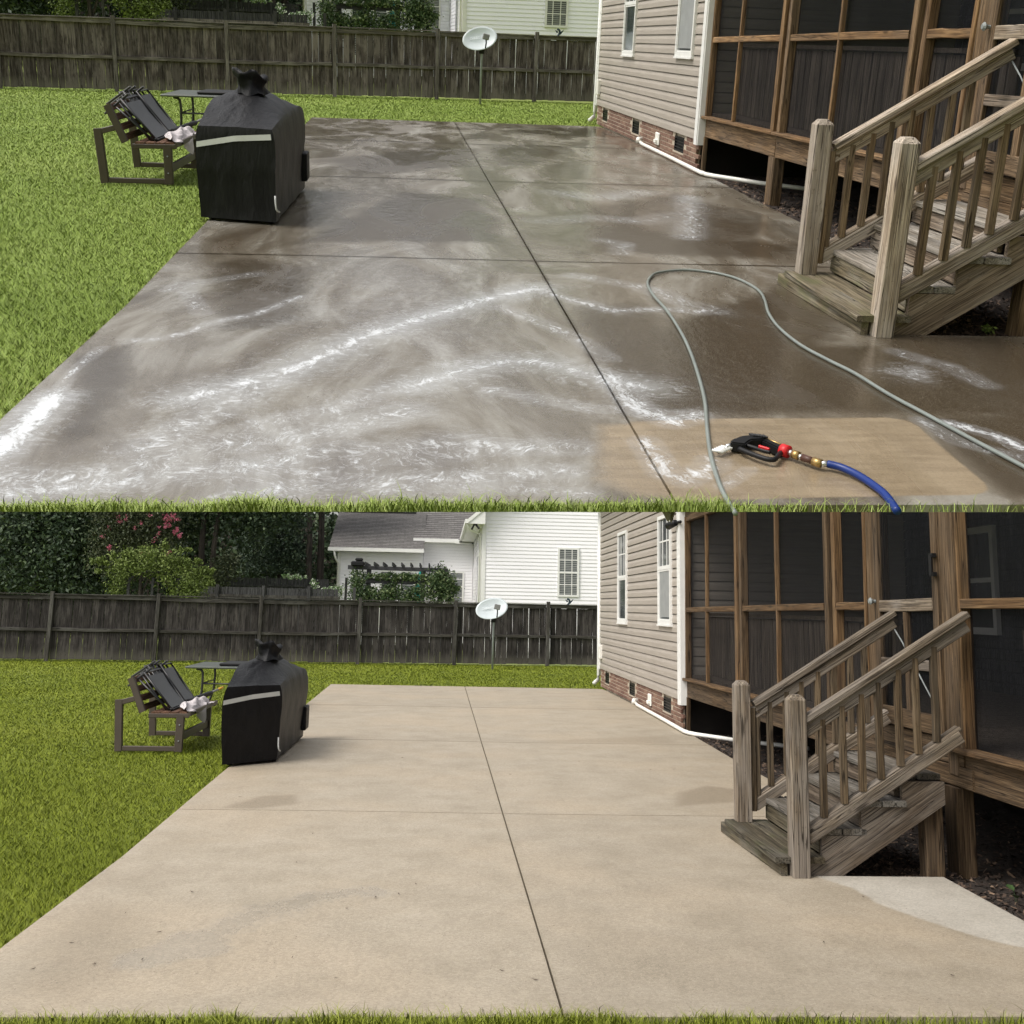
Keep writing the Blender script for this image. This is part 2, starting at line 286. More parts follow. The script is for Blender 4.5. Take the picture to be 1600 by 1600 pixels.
def beam(L, w, t, c=.004, seed=0, rough=0.0):
    """a timber along local Z: chamfered long edges, slightly bowed"""
    hw, ht = w / 2, t / 2
    pr = [(-hw + c, -ht), (hw - c, -ht), (hw, -ht + c), (hw, ht - c), (hw - c, ht), (-hw + c, ht), (-hw, ht - c), (-hw, -ht + c)]
    r = random.Random(seed); ns = 3 if rough else 1; V = []; F = []
    for i in range(ns + 1):
        ox, oy = (r.uniform(-rough, rough), r.uniform(-rough, rough)) if 0 < i < ns else (0, 0)
        V += [(x + ox, y + oy, L * i / ns) for x, y in pr]
    for i in range(ns):
        for j in range(8): F.append((i * 8 + j, i * 8 + (j + 1) % 8, i * 8 + 8 + (j + 1) % 8, i * 8 + 8 + j))
    F += [tuple(range(7, -1, -1)), tuple(range(ns * 8, ns * 8 + 8))]
    return mesh(V, F)
def frame(p0, p1, up=(0, 0, 1)):
    """local Z from p0 to p1; local Y as near as can be to up"""
    z = (Vector(p1) - Vector(p0)).normalized(); u = Vector(up)
    x = u.cross(z)
    if x.length < 1e-4: x = Vector((1, 0, 0)).cross(z) if abs(z.x) < .9 else Vector((0, 1, 0)).cross(z)
    x.normalize(); y = z.cross(x)
    return Matrix(((x.x, y.x, z.x, p0[0]), (x.y, y.y, z.y, p0[1]), (x.z, y.z, z.z, p0[2]), (0, 0, 0, 1)))
def smoothpts(P, n=6):
    P = [np.array(p, float) for p in P]; out = []
    for i in range(len(P) - 1):
        p0, p1, p2, p3 = P[max(i - 1, 0)], P[i], P[i + 1], P[min(i + 2, len(P) - 1)]
        for j in range(n):
            t = j / n
            out.append(.5 * (2 * p1 + (p2 - p0) * t + (2 * p0 - 5 * p1 + 4 * p2 - p3) * t * t + (3 * p1 - p0 - 3 * p2 + p3) * t ** 3))
    return out + [P[-1]]
def tube(P, r, seg=8, smooth=0, radii=None):
    if smooth: P = smoothpts(P, smooth)
    P = [np.array(p, float) for p in P]; V = []; F = []; n = len(P); u = np.array([.31, .22, .93])
    for i, p in enumerate(P):
        t = P[min(i + 1, n - 1)] - P[max(i - 1, 0)]; t /= np.linalg.norm(t) + 1e-12
        a = np.cross(t, u); a /= np.linalg.norm(a) + 1e-12; b = np.cross(t, a); rr = radii[i] if radii else r
        for j in range(seg):
            th = 2 * math.pi * j / seg; V.append(p + rr * (a * math.cos(th) + b * math.sin(th)))
    for i in range(n - 1):
        for j in range(seg): F.append((i * seg + j, i * seg + seg + j, i * seg + seg + (j + 1) % seg, i * seg + (j + 1) % seg))
    F += [tuple(range(seg)), tuple(range(n * seg - 1, n * seg - seg - 1, -1))]
    return mesh(V, F, True)
def prism(poly, a, b, axis='z'):
    n = len(poly); f = {'z': lambda p, h: (p[0], p[1], h), 'y': lambda p, h: (p[0], h, p[1]), 'x': lambda p, h: (h, p[0], p[1])}[axis]
    V = [f(p, a) for p in poly] + [f(p, b) for p in poly]
    F = [tuple(range(n - 1, -1, -1)), tuple(range(n, 2 * n))] + [(i, (i + 1) % n, n + (i + 1) % n, n + i) for i in range(n)]
    return mesh(V, F)
def join(*ms):
    V = []; F = []
    for m_ in ms:
        o = len(V); V += [tuple(v.co) for v in m_.vertices]; F += [tuple(o + i for i in p.vertices) for p in m_.polygons]
    return mesh(V, F)
def courses(L, z0, z1, h, proud, axis_gaps=()):
    """lapped siding along local X (0..L), outward -Y"""
    V = []; F = []; z = z0
    while z < z1 - 1e-3:
        t = min(z + h, z1); o = len(V)
        g_ = min(.012, h * .1)
        P = [(.0, z + .004), (-proud, z), (-proud * .93, z + (t - z) * .5), (-proud * .35, t - g_), (.012, t - g_ * .8), (.012, t)]
        for y_, z_ in P: V += [(0, y_, z_), (L, y_, z_)]
        for q in range(len(P) - 1): F.append((o + 2 * q, o + 2 * q + 1, o + 2 * q + 3, o + 2 * q + 2))
        z += h
    return mesh(V, F)
def leaves(blobs, n, size, seed, clump=.22, tintspread=.5, flat=.0, per=26):
    r = np.random.default_rng(seed); B = np.array([b[:6] for b in blobs], float); w = np.array([b[6] if len(b) > 6 else b[3] * b[4] * b[5] for b in blobs]) ** .8; w = w / w.sum()
    nc = max(8, n // per); bi = r.choice(len(B), nc, p=w)
    dv = r.normal(size=(nc, 3)); dv /= np.linalg.norm(dv, axis=1)[:, None]
    rad = r.random(nc) ** .33 * (.72 + .4 * r.random(nc))
    cc = B[bi, :3] + dv * rad[:, None] * B[bi, 3:6]; ct = r.random(nc)
    ci = r.integers(0, nc, n); sc = np.minimum(B[bi, 3:6].min(1), 1.2)[ci] * clump * 1.6
    p = cc[ci] + r.normal(size=(n, 3)) * sc[:, None]
    nz = r.normal(size=(n, 3)); nz[:, 2] += flat; nz /= np.linalg.norm(nz, axis=1)[:, None]
    a = np.cross(nz, r.normal(size=(n, 3))); a /= np.linalg.norm(a, axis=1)[:, None]; b = np.cross(nz, a)
    s = size * (.6 + .8 * r.random(n))[:, None]
    V = np.stack([p - a * s, p - b * s * .5, p + a * s, p + b * s * .5], 1)
    tint = np.clip(ct[ci] * tintspread + r.random(n) * (1 - tintspread), 0, 1)
    return npmesh(V, 4, tint=tint)

# ------------------------------------------------------------------ yard builder
class Yard:
    def __init__(s, M, k, wet):
        s.M, s.k, s.wet = M, k, wet; s.w = 'wet patio' if wet else 'clean patio'
        s.W = {}; s.m = build_materials(k, wet)
    def _link(s, name, me, mt):
        o = bpy.data.objects.new(name, me)
        if me is not None and mt:
            if not me.materials: me.materials.append(None)
            o.material_slots[0].link = 'OBJECT'; o.material_slots[0].material = s.m[mt]
        COL.objects.link(o); return o
    def tag(s, o, label=None, cat=None, group=None, kind=None):
        if label: o['label'] = label.replace('@', s.w)
        if cat: o['category'] = cat
        if group: o['group'] = group.replace('@', s.w)
        if kind: o['kind'] = kind
        return o
    def thing(s, name, label, cat, loc=(0, 0, 0), group=None, kind=None):
        o = bpy.data.objects.new(name, None); COL.objects.link(o); o.empty_display_size = .1
        f = Matrix.Translation(loc); o.matrix_world = s.M @ f; s.W[o.name] = f
        return s.tag(o, label, cat, group, kind)
    def top(s, name, me, mt, label, cat=None, f=Matrix(), group=None, kind=None):
        o = s._link(name, me, mt); o.matrix_world = s.M @ f; s.W[o.name] = f
        return s.tag(o, label, cat, group, kind)
    def part(s, name, me, mt, parent, f=Matrix(), label=None, kind=None):
        o = s._link(name, me, mt); o.parent = parent; o.matrix_basis = s.W[parent.name].inverted() @ f; s.W[o.name] = f
        return s.tag(o, label, None, None, kind)
    def board(s, name, p0, p1, w, t, mt, parent, up=(0, 0, 1), c=.004, rough=0.0, label=None):
        """w across, t along up"""
        L = (Vector(p1) - Vector(p0)).length
        return s.part(name, beam(L, w, t, c, zlib.crc32(repr((name, [round(float(v), 2) for v in p0])).encode()) % 9999, rough), mt, parent, frame(p0, p1, up), label)
    def cached(s, key, fn):
        if key not in CACHE: CACHE[key] = fn()
        return CACHE[key]
# ------------------------------------------------------------------ the setting: ground, patio, mulch, lawn
XH, HN, HF, XP = 3.09, 12.05, 20.7, 3.16
ip = np.interp
def xl(y): return ip(y, [0, 1, 3, 5, 9, 20], [-2.72, -2.735, -2.71, -2.745, -2.80, -2.90])
def xr(y): return ip(y, [0, 2.65, 6, 8, 12, 20], [2.86, 2.87, 2.93, 2.95, 3.055, 3.02])
JY = [0.0, 4.78, 9.88, 14.87, 19.9]
NOTCH = (1.95, 2.62, 4.15)
FOAM = [([(-1.99, 1.24), (-1.84, 1.42), (-1.59, 1.69), (-1.39, 2.06), (-1.27, 2.34), (-0.94, 2.8), (-0.66, 3.16), (-0.43, 3.45), (-0.1, 3.78)], .055, 1.0),
  ([(-0.1, 3.78), (0.01, 3.54), (0.33, 3.13), (0.68, 3.21), (1.0, 3.14)], .04, .8),
  ([(-0.96, 1.47), (-0.72, 1.72), (-0.48, 1.9), (-0.31, 1.92), (-0.12, 1.74), (0.02, 1.61), (0.12, 1.5), (0.19, 1.47)], .04, .9),
  ([(-2.05, 0.58), (-1.93, 0.9), (-1.82, 1.12), (-1.72, 1.42), (-1.59, 1.67)], .08, .65),
  ([(-2.7, 0.05), (-2.46, 0.11), (-2.25, 0.16), (-2.04, 0.24), (-1.82, 0.33), (-1.54, 0.38)], .075, .7),
  ([(-2.6, 0.3), (-2.32, 0.22), (-2.06, 0.33), (-1.91, 0.54), (-1.62, 0.66), (-1.32, 0.82), (-0.99, 1.09)], .10, .6),
  ([(-2.61, 0.5), (-2.6, 0.73), (-2.6, 0.93), (-2.6, 1.11), (-2.60, 1.23)], .06, 1.6),
  ([(-2.6, 1.23), (-2.63, 1.66), (-2.6, 2.08)], .02, .8),
  ([(-1.6, 0.12), (-1.28, 0.19), (-0.99, 0.25), (-0.69, 0.27), (-0.38, 0.33)], .06, .65),
  ([(-1.5, 0.44), (-1.3, 0.58), (-1.09, 0.55), (-0.77, 0.67), (-0.56, 0.59), (-0.29, 0.59)], .08, .6),
  ([(-1.34, 0.3), (-1.09, 0.48), (-0.89, 0.44), (-0.67, 0.59)], .07, .55),
  ([(-2.45, 2.24), (-2.31, 2.29), (-2.2, 2.46), (-2.13, 2.66), (-1.9, 2.88), (-1.68, 3.37)], .03, .7),
  ([(-2.54, 3.5), (-2.48, 3.7), (-2.34, 3.23), (-2.22, 2.89)], .04, .6), ([(-2.52, 3.59), (-2.31, 3.81), (-2.05, 4.05)], .05, .5),
  ([(-0.41, 3.18), (-0.17, 2.77), (0.0, 2.37), (0.09, 1.99)], .05, .5), ([(-0.58, 1.4), (-0.35, 1.25), (-0.13, 1.11), (-0.04, 1.11)], .05, .5),
  ([(0.02, 1.63), (0.06, 1.39), (0.09, 1.11), (0.2, 0.93), (0.32, 1.02)], .06, 1.0), ([(0.02, 0.67), (0.03, 0.3), (0.09, 0.23), (0.23, 0.37), (0.26, 0.44)], .055, .9),
  ([(0.22, 0.16), (0.34, 0.3), (0.38, 0.34)], .03, .6), ([(1.51, 0.95), (1.61, 0.84), (1.67, 0.73), (1.7, 0.6)], .04, 1.3), ([(1.4, 0.99), (1.44, 0.68), (1.56, 0.56), (1.63, 0.49)], .04, .7),
  ([(0.71, 9.0), (1.08, 8.53), (1.72, 9.19)], .10, .55), ([(0.69, 5.81), (0.86, 5.67), (0.75, 5.2)], .05, .6), ([(2.2, 8.9), (1.96, 7.71), (1.54, 6.08)], .06, .75),
  ([(0.31, 6.83), (0.85, 7.11), (1.27, 6.96), (1.76, 7.46)], .10, .5), ([(0.24, 4.25), (0.49, 4.04), (0.72, 3.8), (0.82, 3.44), (0.95, 3.26)], .06, .6),
  ([(1.81, 2.22), (1.89, 2.06), (1.98, 1.93), (2.02, 1.57)], .06, .45), ([(-1.8, 0.66), (-1.6, 0.9), (-1.33, 1.08), (-1.11, 1.38), (-0.92, 1.49)], .08, .5),
  ([(-1.09, 0.11), (-0.85, 0.16), (-0.56, 0.14), (-0.32, 0.09)], .045, .6), ([(1.63, 1.8), (1.70, 1.72), (1.76, 1.86)], .05, .55)]
DARK = [[(-2.4, 4.36), (-2.12, 4.64), (-1.71, 4.31), (-1.62, 2.77), (-1.78, 2.53), (-2.07, 2.51)], [(0.73, 2.43), (1.86, 2.33), (2.51, 2.08), (1.91, 1.0), (1.46, 1.04), (0.6, 1.32), (0.56, 1.76)],
   [(0.38, 2.56), (1.8, 4.14), (1.83, 2.96), (1.01, 1.54), (0.31, 1.42)], [(1.52, 6.43), (2.43, 5.85), (2.11, 5.06), (1.21, 5.11)], [(0.31, 14.95), (1.08, 15.19), (0.94, 12.15), (0.16, 11.39)],
   [(-2.16, 11.77), (-0.44, 14.15), (0.26, 14.15), (-0.1, 11.48), (-1.58, 10.06)], [(1.0, 18.98), (3.2, 19.5), (3.0, 17.22), (1.0, 17.14)], [(-2.68, 1.89), (-2.48, 2.15), (-2.29, 1.46), (-2.29, 0.73), (-2.4, 0.58)],
   [(0.58, 7.5), (2.19, 9.28), (2.54, 6.94), (1.43, 5.13), (0.37, 5.16)], [(-1.85, 5.36), (-1.1, 8.67), (-0.14, 8.32), (-0.17, 5.55)], [(0.09, 3.21), (0.55, 3.42), (0.61, 2.57), (0.33, 1.12), (0.07, 1.21), (0.02, 1.99)], [(1.8, 2.6), (2.9, 2.6), (2.9, 0), (1.5, 0), (1.75, .9)], [(1.36, 1.02), (2.2, 1.2), (2.2, 0), (1.33, .04), (1.365, .8)], [(.05, 1.04), (1.3, 1.08), (1.6, 1.6), (.3, 1.8)]]
CLEAN = [(-0.174, 0.906), (0.357, 0.976), (1.25, 1.018), (1.325, 0.98), (1.345, 0.9), (1.332, 0.768), (1.309, 0.196), (1.278, 0.11), (1.196, 0.077), (0.622, 0.061), (0.012, 0.021), (-0.152, 0.052), (-0.294, 0.232)]
DRYCORNER = [(1.934, 2.7), (2.03, 2.5), (2.12, 2.3), (2.13, 1.93), (2.277, 1.503), (2.428, 1.188), (2.589, 1.013), (3.2, .5), (3.2, 2.9)]
STAIN = [([(-2.6, 1.2), (-2.5, .25), (-2.1, .12), (-1.98, .6), (-2.02, 1.2), (-2.25, 1.7), (-2.6, 1.9)], .35, .62), ([(-2.4, 4.85), (-2.15, 5.5), (-1.85, 5.6), (-1.75, 5.1), (-2.1, 4.82)], .10, .9), ([(1.55, 5.2), (1.75, 6.0), (2.15, 6.5), (2.5, 6.2), (2.2, 5.5)], .12, .9),
   ([(.62, 2.45), (1.0, 2.4), (.95, 1.95), (.6, 2.0)], .2, .4), ([(1.0, 1.25), (1.35, 1.2), (1.3, .85), (.95, .9)], .2, .45), ([(.9, 3.8), (1.5, 3.9), (1.4, 3.1), (.9, 3.2)], .25, .35), ([(.4, 9.95), (2.7, 11.0), (2.6, 9.95)], .2, .6),
   ([(-1.2, 9.95), (.6, 10.6), (.5, 9.95)], .3, .35), ([(-2.5, 14.95), (2.5, 15.6), (2.5, 14.95)], .3, .35), ([(.05, .3), (.25, 1.5), (.9, 1.2), (1.3, .3)], .25, .4), ([(-.55, 1), (-.3, 3.5), (-.05, 3.5), (-.05, 1)], .2, .25), ([(-1.6, 7.6), (-1.2, 7.9), (-1.0, 7.5)], .2, .4), ([(-2.7, 2.2), (-2.45, 2.9), (-2.1, 2.6), (-2.4, 2.0)], .2, .45)]
WETP = [([(-1.98, .75), (-1.86, .95), (-1.72, 1.25), (-1.55, 1.55), (-1.43, 1.8), (-1.2, 2.05), (-.95, 2.1)], .20, .9), ([(-1.95, .78), (-1.8, 1.1), (-1.75, .95)], .19, 1.3)]
def pdist(X, Y, P, closed=False):
    D = np.full(X.shape, 1e9); n = len(P)
    for i in range(n if closed else n - 1):
        (ax, ay), (bx, by) = P[i], P[(i + 1) % n]; dx, dy = bx - ax, by - ay
        t = np.clip(((X - ax) * dx + (Y - ay) * dy) / (dx * dx + dy * dy + 1e-12), 0, 1)
        D = np.minimum(D, np.hypot(X - ax - t * dx, Y - ay - t * dy))
    return D
def inside(X, Y, P):
    c = np.zeros(X.shape, bool); n = len(P)
    for i in range(n):
        (ax, ay), (bx, by) = P[i], P[(i + 1) % n]
        if ay != by: c ^= ((ay > Y) != (by > Y)) & (X < (bx - ax) * (Y - ay) / (by - ay) + ax)
    return c
def sdist(X, Y, P): d_ = pdist(X, Y, P, True); return np.where(inside(X, Y, P), -d_, d_)
def wet_attrs(X, Y):
    foam = np.zeros(X.shape)
    for P, w, a in FOAM:
        w = w * .9 * (1 + .12 * np.clip(P[0][1] - 2, 0, 8)) * (.9 if P[0][1] < 1 else 1); foam = np.maximum(foam, a * np.exp(-(pdist(X, Y, P) / w) ** 2 / 1.6))
    broad = .18 * np.exp(-((X + 1.5) / 1.3) ** 2 - ((Y - .35) / .45) ** 2); foam = np.maximum(foam, broad)
    dark = np.zeros(X.shape)
    for P in DARK:
        sft = .12 + .03 * min(P[0][1], 12); dark = np.maximum(dark, 1 / (1 + np.exp(sdist(X, Y, P) / sft * 2.2)))
    for q_, w_, a_ in ((4.78, .04, .8), (9.88, .10, .8), (14.87, .15, .8)): dark = np.maximum(dark, a_ * np.exp(-((Y - q_) / w_) ** 2))
    dark = np.maximum(dark, .75 * np.exp(-(X / .03) ** 2))
    clean = 1 / (1 + np.exp(sdist(X, Y, CLEAN) / (.016 + .09 * np.clip((.15 - X) / .4, 0, 1)))); clean = np.where(X < -.0, clean * .8, clean)
    film = np.zeros(X.shape)
    for i in (0, 2, 3, 4, 5, 8, 9, 10, 15, 27, 29): P, w, a = FOAM[i]; film = np.maximum(film, a * np.exp(-(pdist(X, Y, P) / .26) ** 2))
    for i in (1, 6, 11, 12, 14, 16, 17, 21, 23, 24, 25): P, w, a = FOAM[i]; film = np.maximum(film, .6 * a * np.exp(-(pdist(X, Y, P) / (.16 + .03 * P[0][1])) ** 2))
    film = np.maximum(film, .42 * np.exp(-((X + 1.2) / 1.1) ** 4 - ((Y - 3.2) / 2.6) ** 4))
    return dict(film=film * (1 - .8 * clean), foam=foam, dark=dark * (1 - clean), clean=clean)
def dry_attrs(X, Y):
    st = np.zeros(X.shape)
    for P, w, a in STAIN: st = np.maximum(st, a / (1 + np.exp(sdist(X, Y, P) / w * 4)))
    for q_, w_, a_ in ((4.78, .03, .55), (9.88, .08, .55), (14.87, .13, .6)): st = np.maximum(st, a_ * np.exp(-((Y - q_) / w_) ** 2))
    st = np.maximum(st, .5 * np.exp(-(X / .022) ** 2)); wp = np.zeros(X.shape)
    for P, w, a in WETP: wp = np.maximum(wp, a * np.exp(-(pdist(X, Y, P) / w) ** 2))
    return dict(stain=st, wetp=wp, dry=1 / (1 + np.exp(sdist(X, Y, DRYCORNER) / .035)))
def slab_panel(side, j, wet):
    y0, y1 = JY[j] + (.007 if j else 0), JY[j + 1] - (.007 if j < 3 else 0)
    st = .035 if j == 0 else .06
    e_ = np.array([.0, .003, .007, .014]); ys = np.concatenate([y0 + e_, np.linspace(y0 + .03, y1 - .03, int((y1 - y0) / st)), y1 - e_[::-1]]); us = np.concatenate([e_ / 2.8, np.linspace(.012, 1 - .012, int(2.8 / st)), 1 - e_[::-1] / 2.8])
    if side: ys = np.unique(np.concatenate([ys, [NOTCH[1], NOTCH[2]]])) if j == 0 else ys
    Y, U = np.meshgrid(ys, us, indexing='ij')
    a, b = (0.0055 + 0 * Y, xr(Y)) if side else (xl(Y), -.0055 + 0 * Y)
    X = a + U * (b - a)
    ny, nx = X.shape
    ex = np.minimum(X - a, b - X); ey = np.minimum(Y - y0, y1 - Y)
    Z = -.006 * np.exp(-np.where(side, b - X, X - a) / .005) + (.0 if j else -.008 * np.exp(-(Y - y0) / .012))
    Z += .0025 * np.sin(X * 1.7 + 1) * np.sin(Y * 1.1)
    skew = -.05 * (X / 2.8); Y2 = Y + skew * (1 if j else ip(Y, [0, 4.7], [0, 1]))
    V = np.stack([X, Y2, Z], -1).reshape(-1, 3).tolist(); F = []
    cut = (side and j == 0)
    keep = lambda i, k_: not (cut and NOTCH[1] - 1e-6 <= ys[i] and ys[i + 1] <= NOTCH[2] + 1e-6 and X[i, k_] > NOTCH[0])
    ed = {}
    for i in range(ny - 1):
        for k_ in range(nx - 1):
            if keep(i, k_):
                q = (i * nx + k_, i * nx + k_ + 1, (i + 1) * nx + k_ + 1, (i + 1) * nx + k_); F.append(q)
                for e in range(4):
                    p_ = (q[e], q[(e + 1) % 4]); r_ = (p_[1], p_[0])
                    if r_ in ed: del ed[r_]
                    else: ed[p_] = 1
    at = (wet_attrs if wet else dry_attrs)(X.ravel(), Y.ravel()); at = {k_: v.tolist() for k_, v in at.items()}
    low = {}; up_ = {}
    for (p_, r_) in ed:
        for v in (p_, r_):
            if v not in low:
                up_[v] = len(V); V.append(tuple(V[v]))
                for k_ in at: at[k_].append(at[k_][v])
                low[v] = len(V); V.append((V[v][0], V[v][1], -.11 if not wet or V[v][1] > .06 else max(-.11, float(seam(V[v][0], V[v][1])))))
                for k_ in at: at[k_].append(at[k_][v] if k_ not in ('foam', 'film') else 0)
        F.append((up_[r_], up_[p_], low[p_], low[r_]))
    return mesh(V, F, True, at)

def lawn_blades():
    r = np.random.default_rng(5); N = 7000000
    x = r.uniform(-15.5, 5.2, N); y = r.uniform(-.3, 29.6, N)
    d_ = np.hypot(x + .8, y + 4.5); keep = r.random(N) < np.minimum(1, 8.0 / d_) ** 2.0
    keep &= ((x < np.interp(y, [0, 1, 3, 5, 9, 20], [-2.72, -2.735, -2.71, -2.745, -2.80, -2.90]) - .004 + .022 * np.sin(y * 9 + 2 * np.sin(y * 3.1)) * r.random(N)) | (y > 19.95)) & (x > -3.7 - .43 * y) & ((x < 3.12) | (y > 20.8))
    keep &= y > .06 + .0
    x, y, d_ = x[keep], y[keep], d_[keep]; n = len(x)
    w = .0029 * np.maximum(1, d_ / 7.0) * (.7 + .6 * r.random(n)); h = (.016 + .024 * r.random(n)) * (1 + .15 * np.sin(x * 2.1 + 2 * np.sin(y * .9)))
    th = r.random(n) * 2 * np.pi; lean = .9 * h * r.random(n) + .45 * h; ph = r.random(n) * 2 * np.pi
    bx, by = np.cos(th) * w, np.sin(th) * w; tx, ty = x + np.cos(ph) * lean, y + np.sin(ph) * lean
    z0 = -.03; V = np.stack([np.stack([x - bx, y - by, 0 * x + z0], 1), np.stack([x + bx, y + by, 0 * x + z0], 1), np.stack([tx, ty, z0 + h], 1)], 1)
    nz_ = (V[:, 1, 0] - V[:, 0, 0]) * (V[:, 2, 1] - V[:, 0, 1]) - (V[:, 1, 1] - V[:, 0, 1]) * (V[:, 2, 0] - V[:, 0, 0])
    V[nz_ < 0] = V[nz_ < 0][:, [1, 0, 2]]
    patch = .5 + .5 * np.sin(x * .8 + 1.3 * np.sin(y * .55 + .5)) * np.sin(y * .7 + 1.1 * np.sin(x * .6))
    stripe = .5 + .5 * np.sin((x * .35 + y * 1.0) * 2.4)
    nn = np.stack([r.normal(0, .38, n), r.normal(0, .38, n), 0 * x + 1], 1); nn /= np.linalg.norm(nn, axis=1)[:, None]
    return npmesh(V, 3, nrm=np.repeat(nn, 3, 0), tint=np.clip(.2 + .34 * r.random(n) + .2 * patch + .1 * stripe, 0, 1))
def seam(x, y): return -.435 * (y + .061 + .0081 * (x + 2.407))     # the lip along which the wet terrace ends
def fringe_blades(seed, wet, gap):
    """tall uncut grass along the near edge of the slab"""
    r = np.random.default_rng(seed); n = 26000
    x = r.uniform(-3.2, 2.6, n); cl = .5 + .5 * np.sin(x * 7 + 2 * np.sin(x * 3.1 + seed)) * np.sin(x * 2.3 + seed)
    y = .0 - .008 - r.random(n) * (.085 if wet else .12)
    keep = r.random(n) < np.clip(gap(x) * (.45 + .55 * cl), 0, 1); x, y, cl = x[keep], y[keep], cl[keep]; n = len(x)
    h = (.022 + .038 * r.random(n) * (.3 + cl) + .05 * (r.random(n) ** 10)); w = .0012 + .001 * r.random(n)
    th = r.random(n) * np.pi; ph = r.random(n) * 2 * np.pi; le = h * (.2 + 1.1 * r.random(n))
    bx, by = np.cos(th) * w, np.sin(th) * w * .5; z0 = np.maximum(seam(x, y), -.05) + .001 if wet else -.05 + 0 * x
    if not wet: h = h + .03
    mx, my, mz = x + np.cos(ph) * le * .35, y + np.sin(ph) * le * .3, z0 + h * .65; tx, ty, tz = x + np.cos(ph) * le, y + np.sin(ph) * le * .6, z0 + h * (1 - .25 * r.random(n))
    A = np.stack([np.stack([x - bx, y - by, z0], 1), np.stack([x + bx, y + by, z0], 1), np.stack([mx + bx * .8, my + by * .8, mz], 1), np.stack([mx - bx * .8, my - by * .8, mz], 1)], 1)
    T = np.stack([A[:, 3], A[:, 2], np.stack([tx, ty, tz], 1), np.stack([tx, ty, tz], 1) + 1e-5], 1)
    for Q in (A, T):
        e1, e2 = Q[:, 1] - Q[:, 0], Q[:, 2] - Q[:, 0]; f_ = e1[:, 0] * e2[:, 1] - e1[:, 1] * e2[:, 0] < 0; Q[f_] = Q[f_][:, [3, 2, 1, 0]]
    t_ = np.clip(.3 + .8 * r.random(n), 0, 1)
    nn = np.stack([r.normal(0, .4, n), r.normal(0, .4, n) - .2, 0 * x + 1], 1); nn /= np.linalg.norm(nn, axis=1)[:, None]; nn = np.repeat(nn, 4, 0)
    return npmesh(np.concatenate([A, T]), 4, tint=np.concatenate([t_, t_]), nrm=np.concatenate([nn, nn]))

